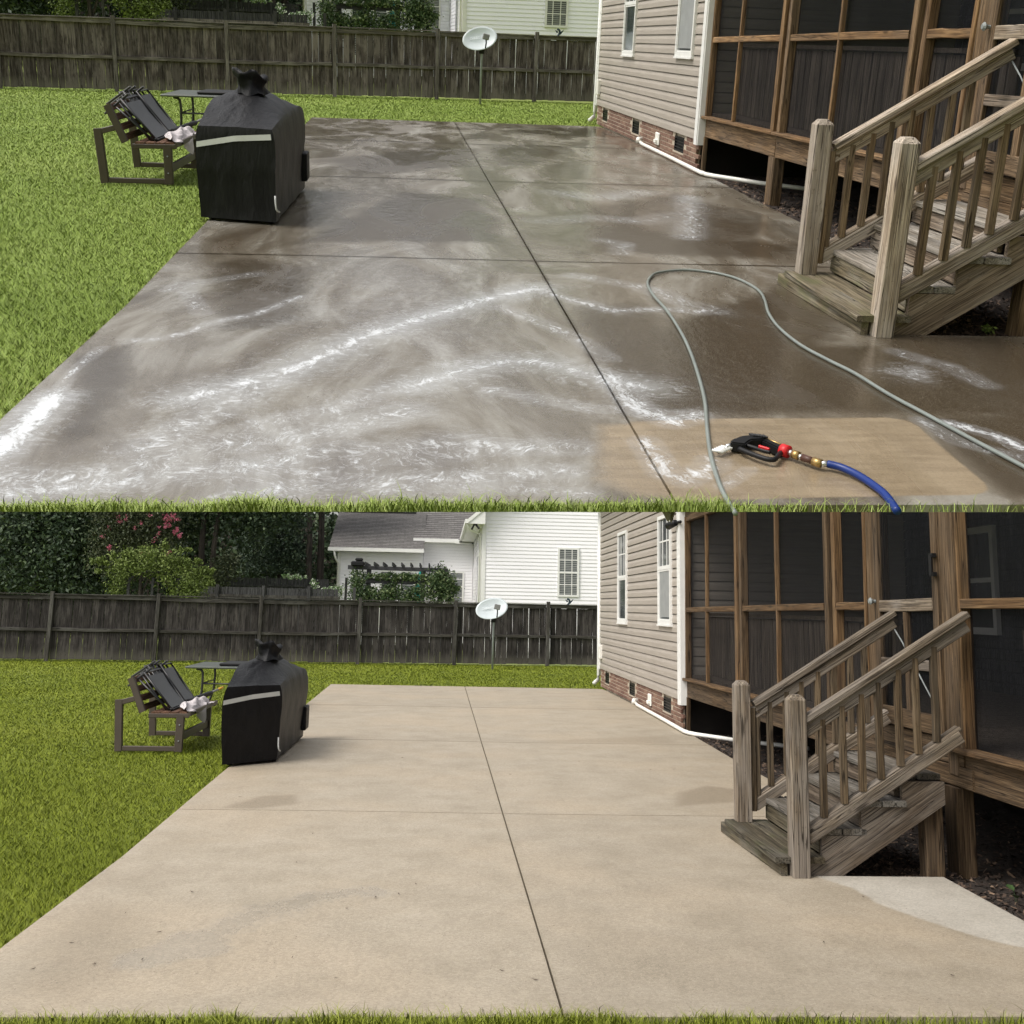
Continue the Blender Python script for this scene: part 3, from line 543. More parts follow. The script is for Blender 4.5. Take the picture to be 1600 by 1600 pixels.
def build_ground(Y):
    if Y.wet:   # the wet terrace ends at its near grass edge
        V = [(-9, .47, -.2), (9, .325, -.2), (60, 75, -.2), (-60, 75, -.2)]
    else: V = [(-420, -60, -.2), (420, -60, -.2), (420, 420, -.2), (-420, 420, -.2)]
    Y.top('ground', mesh(V, [(0, 1, 2, 3)]), 'soil', 'lawn ground running under and round the @', kind='structure')
    me = Y.cached('lawn', lawn_blades)
    Y.top('lawn_grass', me, 'blade', 'short mown green lawn beside and behind the @', kind='stuff')
    if not Y.wet: Y.top('front_turf', mesh([(-8, -.001, -.055), (8, -.001, -.055), (8, -6, -.055), (-8, -6, -.055)], [(3, 2, 1, 0)]), 'soil', 'strip of turf along the near edge of the clean patio', kind='structure')
    Y.top('lawn_turf', mesh([(-40, .34 if Y.wet else -40, -.034), (xl(0) - .004, .03 if Y.wet else -40, -.034), (xl(5) - .004, 5, -.034), (xl(20) - .004, 19.94, -.034), (7, 20.75, -.034), (7, 31, -.034), (-40, 31, -.034)], [(0, 1, 2, 3, 4, 5, 6)]), 'soil', 'mown turf base under the lawn by the @', kind='structure')
    if Y.wet: gap = lambda x: np.interp(x, [-3, -.3, -.1, .15, .45, .6, 1.3], [1, 1, .5, .55, .14, .06, .04])
    else: gap = lambda x: np.interp(x, [-3, -.4, .1, .6, 1.2, 2], [1, 1, .8, .6, .45, .35])
    Y.top('edge_grass', fringe_blades(11 if Y.wet else 23, Y.wet, gap), 'blade', 'tall uncut grass along the near edge of the @', kind='stuff')
    p = Y.thing('patio', 'concrete slab of the @ scored into eight panels', None, (0, 0, 0), kind='structure')
    for side in (0, 1):
        for j in range(4): Y.part('slab_panel', slab_panel(side, j, Y.wet), 'slab', p)
    # mulch bed under the porch and stairs
    r = np.random.default_rng(8); nx, ny = 60, 120
    X, YY = np.meshgrid(np.linspace(1.9, 7.2, nx), np.linspace(-3 if not Y.wet else -.02, 12.2, ny), indexing='ij')
    Z = -.045 - .05 * np.clip((X - 3.0) / .5, 0, 1) + r.normal(0, .008, X.shape)
    Z = np.where((X < 2.85) & ((YY < 2.7) | (YY > 4.1)), -.25, Z)
    F = [(i * ny + j, (i + 1) * ny + j, (i + 1) * ny + j + 1, i * ny + j + 1) for i in range(nx - 1) for j in range(ny - 1)]
    Y.top('mulch_bed', mesh(np.stack([X, YY, Z], -1).reshape(-1, 3), F, True), 'mulch', 'dark bark mulch bed under the porch beside the @', kind='structure')
    def chips():
        n = 9000; x = np.concatenate([2.9 + r.random(n - 2500) ** 1.6 * 1.8, 2.0 + .9 * r.random(2500)]); y = np.concatenate([r.uniform(.0, 11.9, n - 2500), r.uniform(2.66, 4.1, 2500)])
        ok = (x > np.interp(y, [0, 2.65, 6, 8, 12, 20], [2.86, 2.87, 2.93, 2.95, 3.055, 3.02]) + .01) | ((y > 2.65) & (y < 4.12)); x, y = x[ok], y[ok]; n = len(x)
        a = r.random(n) * 6.28; l = .008 + .022 * r.random(n); w = .003 + .006 * r.random(n); z = -.035 - .05 * np.clip((x - 3.0) / .5, 0, 1); tl = r.normal(0, .35, n)
        dx, dy, px_, py_ = np.cos(a) * l, np.sin(a) * l, -np.sin(a) * w, np.cos(a) * w
        P = lambda s, t_: np.stack([x + s * dx + t_ * px_, y + s * dy + t_ * py_, z + s * l * tl + t_ * w * .5], 1)
        return npmesh(np.stack([P(-1, -1), P(1, -1), P(1, 1), P(-1, 1)], 1), 4, tint=r.random(n) ** 1.5)
    Y.top('mulch_chips', Y.cached('chips', chips), 'chip', 'loose bark chips along the mulch bed by the @', kind='stuff')
    if not Y.wet:
        V = []; F = []; rr = random.Random(4)
        for i in range(46):
            x, y = rr.uniform(-2.5, 2.6), rr.uniform(.2, 9) if i % 2 else rr.uniform(.2, 3); a = rr.uniform(0, 6.28); l, w = rr.uniform(.006, .022), rr.uniform(.002, .006); o = len(V)
            for s, t_ in ((-1, 0), (0, -1), (1, 0), (0, 1)): V.append((x + s * l * math.cos(a) - t_ * w * math.sin(a), y + s * l * math.sin(a) + t_ * w * math.cos(a), .005 + .003 * (t_ == 0)))
            F.append((o, o + 1, o + 2, o + 3))
        Y.top('leaf_litter', mesh(V, F, attrs={'tint': [.4] * len(V)}), 'chip', 'scattered dry leaf scraps on the clean patio', kind='stuff')
        a, b, c = (2.647, 2.75), 0, 0

# ------------------------------------------------------------------ fence, dish
FA, FB = np.array([-11.41, 27.3]), np.array([2.68, 29.4])
def build_fence(Y):
    u = (FB - FA) / 5; L = float(np.linalg.norm(u)); e = u / L; nrm = np.array([e[1], -e[0]])       # towards the camera
    P = lambda t, off=0.0, z=0.0: (float(FA[0] + e[0] * t + nrm[0] * off), float(FA[1] + e[1] * t + nrm[1] * off), z)
    f = Y.thing('board_fence', 'long weathered board fence across the back of the lawn behind the @', 'fence', P(2.5 * L))
    up = (float(nrm[0]), float(nrm[1]), 0)
    r = random.Random(3); pm = [Y.cached(('picket', i), lambda i=i: beam(1.70 - .012 * i, .161 + .004 * (i % 3), .018, .002, i, .006)) for i in range(4)]
    t0, t1 = -1.6 * L, 5.9 * L; n = int((t1 - t0) / .168)
    for i in range(n):
        t = t0 + i * .168; z = .035 + r.uniform(-.012, .012)
        fr = frame(P(t, -.02 + r.uniform(-.004, .004), z), P(t + r.uniform(-.012, .012), -.02, z + 1.7), up)
        Y.part('picket', pm[i % 4], 'fence', f, fr)
    for k in range(-1, 7):
        Y.board('fence_post', P(k * L, .06, -.05), P(k * L + .01, .06, 1.89 + .02 * math.sin(k * 3)), .10, .10, 'rail', f, up, .008, .006)
    for k in range(-2, 6):
        for z, h in ((1.735, .115), (.845, .09)):
            dz = .02 * math.sin(k * 5 + z); Y.board('fence_rail', P(k * L + .055 if k > -2 else t0, .025, z + dz), P((k + 1) * L - .055, .025, z + .012 * math.cos(k * 3)), h, .045, 'rail', f, up, .005, .02)
        Y.board('fence_cap', P(k * L + .05 if k > -2 else t0, .02, 1.812 + .012 * math.sin(k * 7)), P((k + 1) * L - .05, .02, 1.812 + .01 * math.cos(k * 4)), .13, .03, 'rail', f, (0, 0, 1), .004, .008)
def build_dish(Y):
    x0 = .93 if not Y.wet else .99; yb = 27.1
    f = Y.thing('satellite_dish', 'grey satellite dish on a pole in front of the board fence behind the @', 'satellite dish', (x0, yb, 0))
    Y.part('pole', tube([(x0, yb, -.05), (x0, yb, 1.1), (x0 + .01, yb, 1.30), (x0 - .02, yb + .02, 1.52)], .03, 10), 'galv', f)
    A = Vector((.45, 0, .095)); B = Vector((-.05, .16, .285)); N = A.cross(B).normalized(); N = -N if N.y > 0 else N
    c = Vector((x0 - .06, yb - .05, 1.655)); V = []; F = []; nr, ns = 8, 40
    for i in range(nr + 1):
        q = i / nr
        for j in range(ns):
            a = 2 * math.pi * j / ns; V.append(c + A * (q * math.cos(a)) + B * (q * math.sin(a)) + N * (.09 * q * q - .06))
    o = len(V)
    for v in V[:]: V.append(v - N * .012)
    for i in range(nr):
        for j in range(ns):
            a, b = i * ns + j, i * ns + (j + 1) % ns
            F += [(a, a + ns, b + ns, b), (o + a, o + b, o + b + ns, o + a + ns)]
    for j in range(ns):
        a, b = nr * ns + j, nr * ns + (j + 1) % ns; F.append((a, o + a, o + b, b))
    di = Y.part('reflector', mesh(V, F, True), 'dish', f)
    lp = c + A * .34 - B * .40 + N * .30
    Y.part('feed_arm', tube([c + A * .22 - B * .98 + N * .06, c + A * .30 - B * .75 + N * .20, lp - Vector((0, 0, .05))], .019, 8), 'black', f)
    bm = box(-.085, .085, -.05, .05, -.08, .07, .015); Y.part('feed_horn', bm, 'lnb', f, Matrix.Translation(lp) @ Matrix.Rotation(.2, 4, 'Y'))
    Y.part('mount_bracket', box(x0 - .07, x0 + .07, yb - .05, yb + .06, 1.28, 1.46, .01), 'black', f)
    if 'txt' not in CACHE:
        tc = bpy.data.curves.new('lettering', 'FONT'); tc.body = 'DIRECTV'; tc.size = .10; tc.extrude = .002; tc.align_x = 'CENTER'
        to = bpy.data.objects.new('lettering', tc); COL.objects.link(to); dg = bpy.context.evaluated_depsgraph_get(); dg.update()
        CACHE['txt'] = bpy.data.meshes.new_from_object(to.evaluated_get(dg)); bpy.data.objects.remove(to)
    ax, bx = A.normalized(), N.cross(A.normalized()); bx = bx if bx.z > 0 else -bx; nn = ax.cross(bx)
    fr = Matrix(((ax.x, bx.x, nn.x, 0), (ax.y, bx.y, nn.y, 0), (ax.z, bx.z, nn.z, 0), (0, 0, 0, 1)))
    fr.translation = c + B * .05 + A * -.12 + N * -.012
    Y.part('lettering', CACHE['txt'], 'letter', f, fr)
# ------------------------------------------------------------------ house, porch, stairs
def wall_frame(z=0.0): return Matrix(((0, 1, 0, XH), (-1, 0, 0, HF), (0, 0, 1, z), (0, 0, 0, 1)))
def ring(y0, y1, z0, z1, w, x0, x1):
    return join(box(x0, x1, y0, y0 + w, z0, z1), box(x0, x1, y1 - w, y1, z0, z1), box(x0, x1, y0 + w, y1 - w, z0, z0 + w), box(x0, x1, y0 + w, y1 - w, z1 - w, z1))
def build_house(Y):
    h = Y.thing('beige_house', 'house wall in beige lap siding on a red brick base beside the @', 'house', (4.5, 16, 0))
    zs, ch = .40, .1415
    Y.part('wall_core', box(XH + .03, 7.5, HN + .02, HF - .02, -.1, 4.3), 'mortar', h)
    sm = Y.cached('course', lambda: courses(HF - HN - .02, 0, ch, ch, .030))
    for i in range(27): Y.part('siding_board', sm, 'siding', h, wall_frame(zs + i * ch))
    Y.part('mortar_joints', join(box(XH + .0, XH + .025, HN + .02, 12.8, .02, .405), box(XH, XH + .025, 13.4, 16.15, .02, .405), box(XH, XH + .025, 16.75, 19.4, .02, .405), box(XH, XH + .025, 19.95, HF - .02, .02, .405), box(XH + .001, XH + .024, HN + .02, HF - .02, 0, .13)), 'mortar', h)
    Y.part('shade_panel', box(XH + .06, 7.4, HN - .004, HN + .019, -.2, .72), 'shadefill', h)  # dark panel that paints in the shade under the porch
    # brick base
    vents = [(19.4, 19.95), (16.15, 16.75), (12.8, 13.4)]
    bm = Y.cached('brick', lambda: box(-.138, .138, -.02, .02, -.0275, .0275, .004))
    r = random.Random(1)
    for c in range(6):
        z = .034 + c * .0655; y = HN + .15 + (.15 if c % 2 else 0) - .15
        while y < HF - .1:
            if not (any(a - .10 < y < b + .10 for a, b in vents) and z > .13):
                Y.part('brick', bm, 'brick', h, Matrix.Translation((XH + .013 + r.uniform(-.002, .003), y, z)) @ Matrix.Rotation(math.pi / 2, 4, 'Z'))
            y += .298
    for a, b in vents:
        v = Y.part('foundation_vent', ring(a, b, .13, .345, .03, XH - .004, XH + .04), 'black', h)
        Y.part('vent_opening', box(XH + .018, XH + .028, a + .03, b - .03, .16, .315), 'black', v)
        for q in range(3): Y.part('vent_slat', box(XH, XH + .012, a + .03, b - .03, .185 + q * .045, .195 + q * .045), 'tubemetal', v)
        Y.part('vent_sill', box(XH - .012, XH + .02, a - .04, b + .04, .105, .128), 'mortar', v)
    Y.part('corner_trim', join(box(XH - .045, XH + .05, HN - .19, HN + .02, .335, 4.2), box(XH - .06, XH - .046, HN - .16, HN - .02, .335, 4.2)), 'white', h)
    Y.part('corner_trim', box(XH - .035, XH + .06, HF - .05, HF + .06, .38, 4.2), 'white', h)
    d = Y.part('downspout', tube([(XH - .03, HF + .10, 4.1), (XH - .03, HF + .10, .25), (XH - .05, HF + .08, .14), (XH - .16, HF - .02, .06)], .045, 8), 'white', h)
    Y.part('utility_box', box(XH - .09, XH - .02, HF - .42, HF - .20, .62, .92, .01), 'pipe', h)
    o = Y.part('outlet_cover', box(XH - .035, XH - .004, 14.40, 14.66, .10, .30, .012), 'pipe', h)
    Y.part('outlet_plug', box(XH - .075, XH - .034, 14.46, 14.58, .135, .195, .008), 'pipe', o)
    Y.part('eave', box(XH - .5, 7.6, HN - .05, HF + .3, 4.3, 4.45), 'white', h)
    for y0, y1, z0, z1, zm in ((16.87, 17.95, 1.455, 3.27, 2.36), (12.56, 13.60, 1.495, 3.27, 2.41)):
        w = Y.part('window', ring(y0, y1, z0, z1, .06, XH - .062, XH - .012), 'white', h)
        Y.part('pane', box(XH - .034, XH - .026, y0 + .05, y1 - .05, z0 + .05, z1 - .05), 'glass', w)
        Y.part('meeting_rail', box(XH - .056, XH - .03, y0 + .062, y1 - .062, zm - .03, zm + .03), 'white', w)
        Y.part('lower_sash', ring(y0 + .062, y1 - .062, z0 + .062, zm - .032, .028, XH - .05, XH - .03), 'white', w)
        for q in (1, 2): Y.part('muntin', box(XH - .042, XH - .035, y0 + (y1 - y0) * q / 3 - .012, y0 + (y1 - y0) * q / 3 + .012, zm + .03, z1 - .085), 'white', w)
        Y.part('muntin', box(XH - .041, XH - .0345, y0 + .085, y1 - .085, (zm + z1) / 2 - .012, (zm + z1) / 2 + .012), 'white', w)
        if y0 < 14: Y.part('blind', box(XH - .0405, XH - .0355, y0 + .12, y1 - .12, z0 + .12, zm - .035), 'blind', w)
        Y.part('window_sill', box(XH - .075, XH - .01, y0 - .02, y1 + .02, z0 - .025, z0 - .001), 'white', w)
    l = Y.thing('security_light', 'black security floodlight on the white corner trim of the house by the @', 'light', (3.0, 11.95, 3.05))
    Y.part('lamp_body', tube([(2.93, 12.15, 3.02), (2.99, 11.92, 3.055)], .06, 12, radii=[.062, .05]), 'black', l)
    Y.part('bracket', tube([(2.96, 12.08, 3.06), (2.99, 12.08, 3.20), (3.04, 12.04, 3.33)], .018, 8), 'black', l)
    Y.part('mount', tube([(2.99, 11.92, 3.055), (3.05, 11.80, 3.065)], .022, 8), 'black', l)
    Y.part('cable', tube([(2.93, 12.2, 3.05), (2.95, 12.3, 3.12), (3.02, 12.25, 3.3)], .012, 6, 3), 'white', l)
    p = Y.thing('drain_pipe', 'white plastic drain pipe lying along the brick base at the edge of the @', 'pipe', (2.98, 15.4, 0))
    Y.part('pipe_run', tube([(3.01, 15.65, .06), (2.99, 15.3, .045), (2.96, 13, .045), (2.93, 11.1, .04), (2.95, 10.95, .04)], .028, 10), 'pipe', p)
    Y.part('elbow', tube([(3.05, 15.62, .10), (2.98, 15.62, .10), (2.965, 15.55, .06)], .042, 10), 'pipe', p)
    Y.part('pipe_branch', tube([(2.94, 11.1, .042), (2.955, 10.93, .038), (3.05, 10.8, .03), (3.55, 10.4, .0), (4.3, 9.8, -.02)], .028, 10), 'pipe', p)
def pz(z, y): return z + .009 * (12 - y)
def build_porch(Y):
    wt = Y
    p = Y.thing('screened_porch', 'dark screened timber porch with a screen door standing beside the @', 'porch', (5, 6, 0))
    B = lambda n, a, b, w, t, m, up=(-1, 0, 0), c=.006, r=.0: Y.board(n, a, b, w, t, m, p, up, c, r)
    ys = [HN - .2, 8.72, 5.38, 4.22, 2.84, -.1, -3.2]          # post lines
    for a, b in zip(ys[:-1], ys[1:]):
        if a > 4.3 or a < 3: pass
    for a, b in ((11.98, 8.78), (8.76, 5.40), (5.38, 2.98), (2.96, -.1), (-.12, -3.2)):
        za, zb = pz(.572, a), pz(.572, b); B('rim_joist', (XP, a, za), (XP, b, zb), .245, .04, 'deckwood', r=.003)
        if a > 5.39 or a < 2.97: B('sill_rail', (XP - .025, a - .0, pz(.715, a)), (XP - .025, b + .0, pz(.715, b)), .14, .035, 'trimwood', (0, 0, 1))
    Y.part('porch_floor', box(XP + .05, 6.6, -3.2, 11.9, .72, .78), 'dimwood', p)
    Y.part('porch_roof', box(XP - .12, 6.9, -3.3, 11.95, 3.26, 3.45), 'deckwood', p)
    B('top_plate', (XP + .02, 11.9, 3.16), (XP + .02, -3.2, 3.22), .18, .1, 'deckwood')
    # posts and battens
    H = 3.14
    def post(y, w, t=.09, m='trimwood', x=XP, z0=None, n='porch_post'): return B(n, (x, y, (z0 if z0 is not None else pz(.735, y))), (x, y - .02, H), w, t, m, c=.008, r=.004)
    post(11.84, .06); post(8.90, .10); post(8.66, .09, .1, 'deckwood'); post(5.51, .09, .1, 'deckwood'); post(5.32, .08)
    post(4.52, .05); post(4.365, .22, .12, 'deckwood', XP + .02, .70); post(2.93, .15, .13, 'deckwood', XP + .02, .62); post(2.80, .10, .12, 'deckwood', XP + .01); post(2.735, .03)
    post(-.1, .12); post(-3.1, .12)
    for y in (10.56, 7.20): B('screen_batten', (XP - .01, y, pz(.735, y)), (XP - .01, y - .02, H), .046, .05, 'trimwood', r=.006)
    B('screen_batten', (XP - .01, 1.0, pz(.735, 1)), (XP - .01, 1.0, H), .055, .05, 'trimwood')
    for a, b in ((11.80, 8.96), (8.60, 5.62), (5.27, 4.55), (2.72, -.04), (-.16, -3.0)):
        B('mid_rail', (XP - .005, a, pz(1.735, a)), (XP - .005, b, pz(1.735, b)), .07, .06, 'trimwood', r=.006)
        Y.part('screen', mesh([(XP + .035, a + .03, pz(.7, a)), (XP + .035, b - .03, pz(.7, b)), (XP + .035, b - .03, pz(1.735, b)), (XP + .035, a + .03, pz(1.735, a))], [(0, 1, 2, 3)]), 'screen', p)
        Y.part('screen', mesh([(XP + .036, a + .03, pz(1.737, a)), (XP + .036, b - .03, pz(1.737, b)), (XP + .036, b - .03, H + .05), (XP + .036, a + .03, H + .05)], [(0, 1, 2, 3)]), 'screen', p)
    # inner boards and the house wall seen through the mesh
    bm = Y.cached('inner', lambda: beam(.86, .155, .02, .003, 4))
    r = random.Random(6); y = 11.75
    while y > -3:
        if not 2.6 < y < 4.4: Y.part('inner_board', bm, 'dimwood', p, frame((XP + .34, y, .785), (XP + .34, y + r.uniform(-.01, .01), 1.6), (-1, 0, 0)))
        y -= .172
    Y.part('inner_rail', box(XP + .30, XP + .38, 4.5, 11.8, 1.66, 1.70), 'dimwood', p)
    Y.part('back_wall', courses(15.1, 0, 2.5, .14, .02), 'darkfence', p, Matrix(((0, 1, 0, 6.58), (-1, 0, 0, 11.9), (0, 0, 1, .78), (0, 0, 0, 1))))  # house siding in a dark colour, interior shade put into it
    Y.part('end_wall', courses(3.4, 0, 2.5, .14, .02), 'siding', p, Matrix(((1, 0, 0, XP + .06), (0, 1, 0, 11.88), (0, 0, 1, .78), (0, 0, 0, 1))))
    Y.part('light_block_panel', box(6.60, 6.75, -3.3, 12.0, -.2, 3.26), 'shadefill', p)  # solid box added to block light leaking through the back siding
    for y0, y1, z0, z1 in ((5.6, 7.4, 1.5, 2.9), (8.9, 10.6, 1.5, 2.9)):
        w = Y.part('window', ring(y0, y1, z0, z1, .09, 6.49, 6.55), 'white', p); Y.part('pane', box(6.52, 6.53, y0 + .08, y1 - .08, z0 + .08, z1 - .08), 'glass', w)
        Y.part('muntin', box(6.50, 6.515, (y0 + y1) / 2 - .03, (y0 + y1) / 2 + .03, z0 + .09, z1 - .09), 'white', w); Y.part('muntin', box(6.498, 6.514, y0 + .09, y1 - .09, 2.17, 2.23), 'white', w)
    fd = Y.part('house_door', ring(2.4, 4.1, .8, 2.95, .12, 6.48, 6.55), 'white', p); Y.part('door_pane', box(6.50, 6.53, 2.5, 4.0, .9, 2.84), 'glass', fd); Y.part('muntin', box(6.485, 6.50, 3.2, 3.3, .9, 2.84), 'white', fd)
    # screen door
    d = Y.part('screen_door', beam(H - .86, .11, .05, .005, 1, .003), 'deckwood', p, frame((XP - .045, 4.19, .86), (XP - .045, 4.17, H), (-1, 0, 0)))
    D = lambda n, a, b, w, t=.045, m='deckwood': Y.part(n, beam((Vector(b) - Vector(a)).length, w, t, .005, len(n), .002), m, d, frame(a, b, (-1, 0, 0)))
    D('door_stile', (XP - .045, 3.06, .86), (XP - .045, 3.03, H), .09)
    D('door_rail', (XP - .046, 4.13, 1.80), (XP - .046, 3.10, 1.815), .095, .045, 'railwood'); D('door_rail', (XP - .046, 4.13, 1.345), (XP - .046, 3.10, 1.36), .08, .045, 'stair')
    D('door_rail', (XP - .046, 4.13, .93), (XP - .046, 3.10, .935), .14); D('door_rail', (XP - .046, 4.13, 3.02), (XP - .046, 3.10, 3.02), .12)
    D('door_mullion', (XP - .044, 3.62, 1.0), (XP - .044, 3.62, 1.755), .075)
    Y.part('door_screen', mesh([(XP - .04, 4.14, .9), (XP - .04, 3.06, .9), (XP - .04, 3.06, 3.0), (XP - .04, 4.14, 3.0)], [(0, 1, 2, 3)]), 'screen', d)
    Y.part('door_cable', tube([(XP - .06, 4.0, 1.72), (XP - .06, 3.7, 1.52), (XP - .06, 3.12, 1.06)], .006, 6), 'galv', d)
    Y.part('door_knob', join(tube([(XP - .06, 4.2, 1.84), (XP - .10, 4.2, 1.84)], .014, 8), tube([(XP - .09, 4.2, 1.84), (XP - .115, 4.2, 1.84), (XP - .13, 4.2, 1.84)], .03, 10, radii=[.016, .032, .018])), 'galv', d)
    Y.part('door_latch', join(box(XP - .10, XP - .07, 2.98, 3.05, 2.02, 2.05), box(XP - .10, XP - .07, 2.98, 3.05, 2.16, 2.19), tube([(XP - .10, 3.015, 2.03), (XP - .10, 3.015, 2.18)], .016, 8)), 'black', d)
    # support posts
    for i, (y, x) in enumerate(((11.86, XP + .0), (8.80, XP + .02), (5.5, XP + .02), (2.95, XP + .0), (-.3, XP + .02))):
        w = .06 if i == 0 else .20
        B('support_post', (x + (0 if i == 0 else .0), y, -.2), (x, y, pz(.45, y)), w, .06 if i == 0 else .135, 'deckwood', c=.01, r=.004)
    B('riser_board', (XP - .01, 4.3, .755), (XP - .01, 2.78, .77), .17, .045, 'deckwood'); B('riser_board', (XP - .012, 4.3, .60), (XP - .012, 2.66, .61), .14, .045, 'deckwood')
    Y.top('foam_tube', tube([(XP + .2, 2.15, 1.895), (XP + .2, .6, 1.90)], .022, 8), 'bluehose', 'blue foam tube lying on the porch rail at the right of the clean patio', 'foam tube') if not Y.wet else None
    t = Y.thing('step_stool', 'wire step rack standing inside the porch behind the mesh by the @', 'rack', (3.9, 2.4, .78))
    for yy in (2.28, 2.44): Y.part('rack_leg', tube([(3.85, yy + .03, .8), (3.9, yy, 2.3)], .012, 6), 'lnb', t)
    for q in range(6): Y.part('rack_shelf', box(3.82, 4.0, 2.28, 2.46, .95 + q * .25, .965 + q * .25), 'lnb', t)
def build_stairs(Y):
    s = Y.thing('porch_stairs', 'weathered wooden porch stairs with handrails leading down to the @', 'stairs', (2.3, 3.2, 0))
    B = lambda n, a, b, w, t, m, up=(0, 0, 1), c=.006, r=.003: Y.board(n, a, b, w, t, m, s, up, c, r)
    tz = [.123, .30, .488, .658]; tx = [1.70, 2.005, 2.28, 2.56]; ye = [2.565, 2.60, 2.58, 2.66]
    for i in range(4):
        d0, d1 = tx[i], tx[i] + .345
        for q in (0, 1): B('tread', (d0 + .083 + q * .175, 3.93, tz[i] - .02), (d0 + .083 + q * .175, ye[i], tz[i] - .02), .165, .04, 'mossy' if i == 0 else 'tread', r=.002)
        if i: B('riser', (d0 + .035, 3.90, (tz[i] - .04 + tz[i - 1]) / 2 + .004), (d0 + .035, ye[i] + .03, (tz[i] - .04 + tz[i - 1]) / 2 + .004), tz[i] - .045 - tz[i - 1] - .012, .035, 'mossy' if i == 1 else 'stair', (-1, 0, 0), r=0)
    B('toe_board', (1.725, 4.06, .04), (1.765, 2.585, .04), .082, .045, 'mossy', (-1, 0, 0), r=0)
    pts = [(1.93, .0), (2.17, .0), (2.90, .465), (2.90, .612), (2.60, .612), (2.60, .444), (2.31, .444), (2.31, .256), (2.03, .256), (2.03, .078), (1.93, .078)]
    # side boards: local grain runs along the slope
    for y in (2.62, 3.86):
        a = math.atan2(.465, .73); ca, sa = math.cos(a), math.sin(a)
        loc = [((x - 2.0) * ca + z * sa, -(x - 2.0) * sa + z * ca) for x, z in pts]
        me = prism([(q, p_) for p_, q in loc], -.02, .02, 'y'); me.flip_normals()
        fr = Matrix(((-sa, 0, ca, 2.0), (0, 1, 0, y), (ca, 0, sa, 0), (0, 0, 0, 1)))
        Y.part('stringer', me, 'stair', s, fr)
    def newel(x, y, z0, z1):
        L = z1 - z0; h = .06; me = mesh([(-h, -h, 0), (h, -h, 0), (h, h, 0), (-h, h, 0), (-h, -h, L - .035), (h, -h, L - .035), (h, h, L - .035), (-h, h, L - .035), (-.03, -.03, L), (.03, -.03, L), (.03, .03, L), (-.03, .03, L)],
            [(3, 2, 1, 0), (0, 1, 5, 4), (1, 2, 6, 5), (2, 3, 7, 6), (3, 0, 4, 7), (4, 5, 9, 8), (5, 6, 10, 9), (6, 7, 11, 10), (7, 4, 8, 11), (8, 9, 10, 11)])
        bm = bmesh.new(); bm.from_mesh(me); bmesh.ops.bevel(bm, geom=[e for e in bm.edges if abs(e.verts[0].co.z - e.verts[1].co.z) > .2], offset=.007, segments=1, affect='EDGES'); bm.to_mesh(me); bm.free()
        Y.part('newel_post', me, 'railwood', s, Matrix.Translation((x, y, z0)))
    newel(1.868, 2.58, -.0, 1.178); newel(1.832, 3.86, .124, 1.19)
    for y, sg in ((2.58, 1), (3.86, -1)):
        sl = .622
        f = lambda x, z0: z0 + sl * (x - 2.0)
        x0, x1 = 1.925, 3.07
        B('handrail', (x0, y, f(x0, 1.058)), (3.105, y, f(3.105, 1.058)), .10, .045, 'railwood', r=.004); B('rail_board', (x0, y + .0, f(x0, .985)), (3.10, y, f(3.10, .985)), .045, .09, 'railwood', r=.004)
        B('bottom_rail', (x0, y, f(x0, .285)), (3.02, y, f(3.02, .285)), .05, .085, 'railwood', r=.004); B('bottom_rail', (x0, y + .028, f(x0, .335)), (3.02, y + .028, f(3.02, .335)), .09, .03, 'railwood', r=.003)
        xs = [2.045, 2.19, 2.32, 2.45, 2.59, 2.72, 2.85] if sg > 0 else [1.95, 2.06, 2.19, 2.32, 2.45, 2.59, 2.72, 2.85]
        for i, x in enumerate(xs): B('baluster', (x, y, f(x, .35)), (x + .004 * (-1) ** i, y, f(x, .99)), .045, .045, 'balwood', (0, -1, 0), .004, .003)
        if sg < 0: B('baluster', (1.915, y + .01, .2), (1.915, y + .01, .98), .045, .09, 'balwood', (0, -1, 0))
    B('stair_post', (2.85, 2.74, -.2), (2.85, 2.74, .50), .13, .13, 'deckwood', (0, -1, 0), .008)

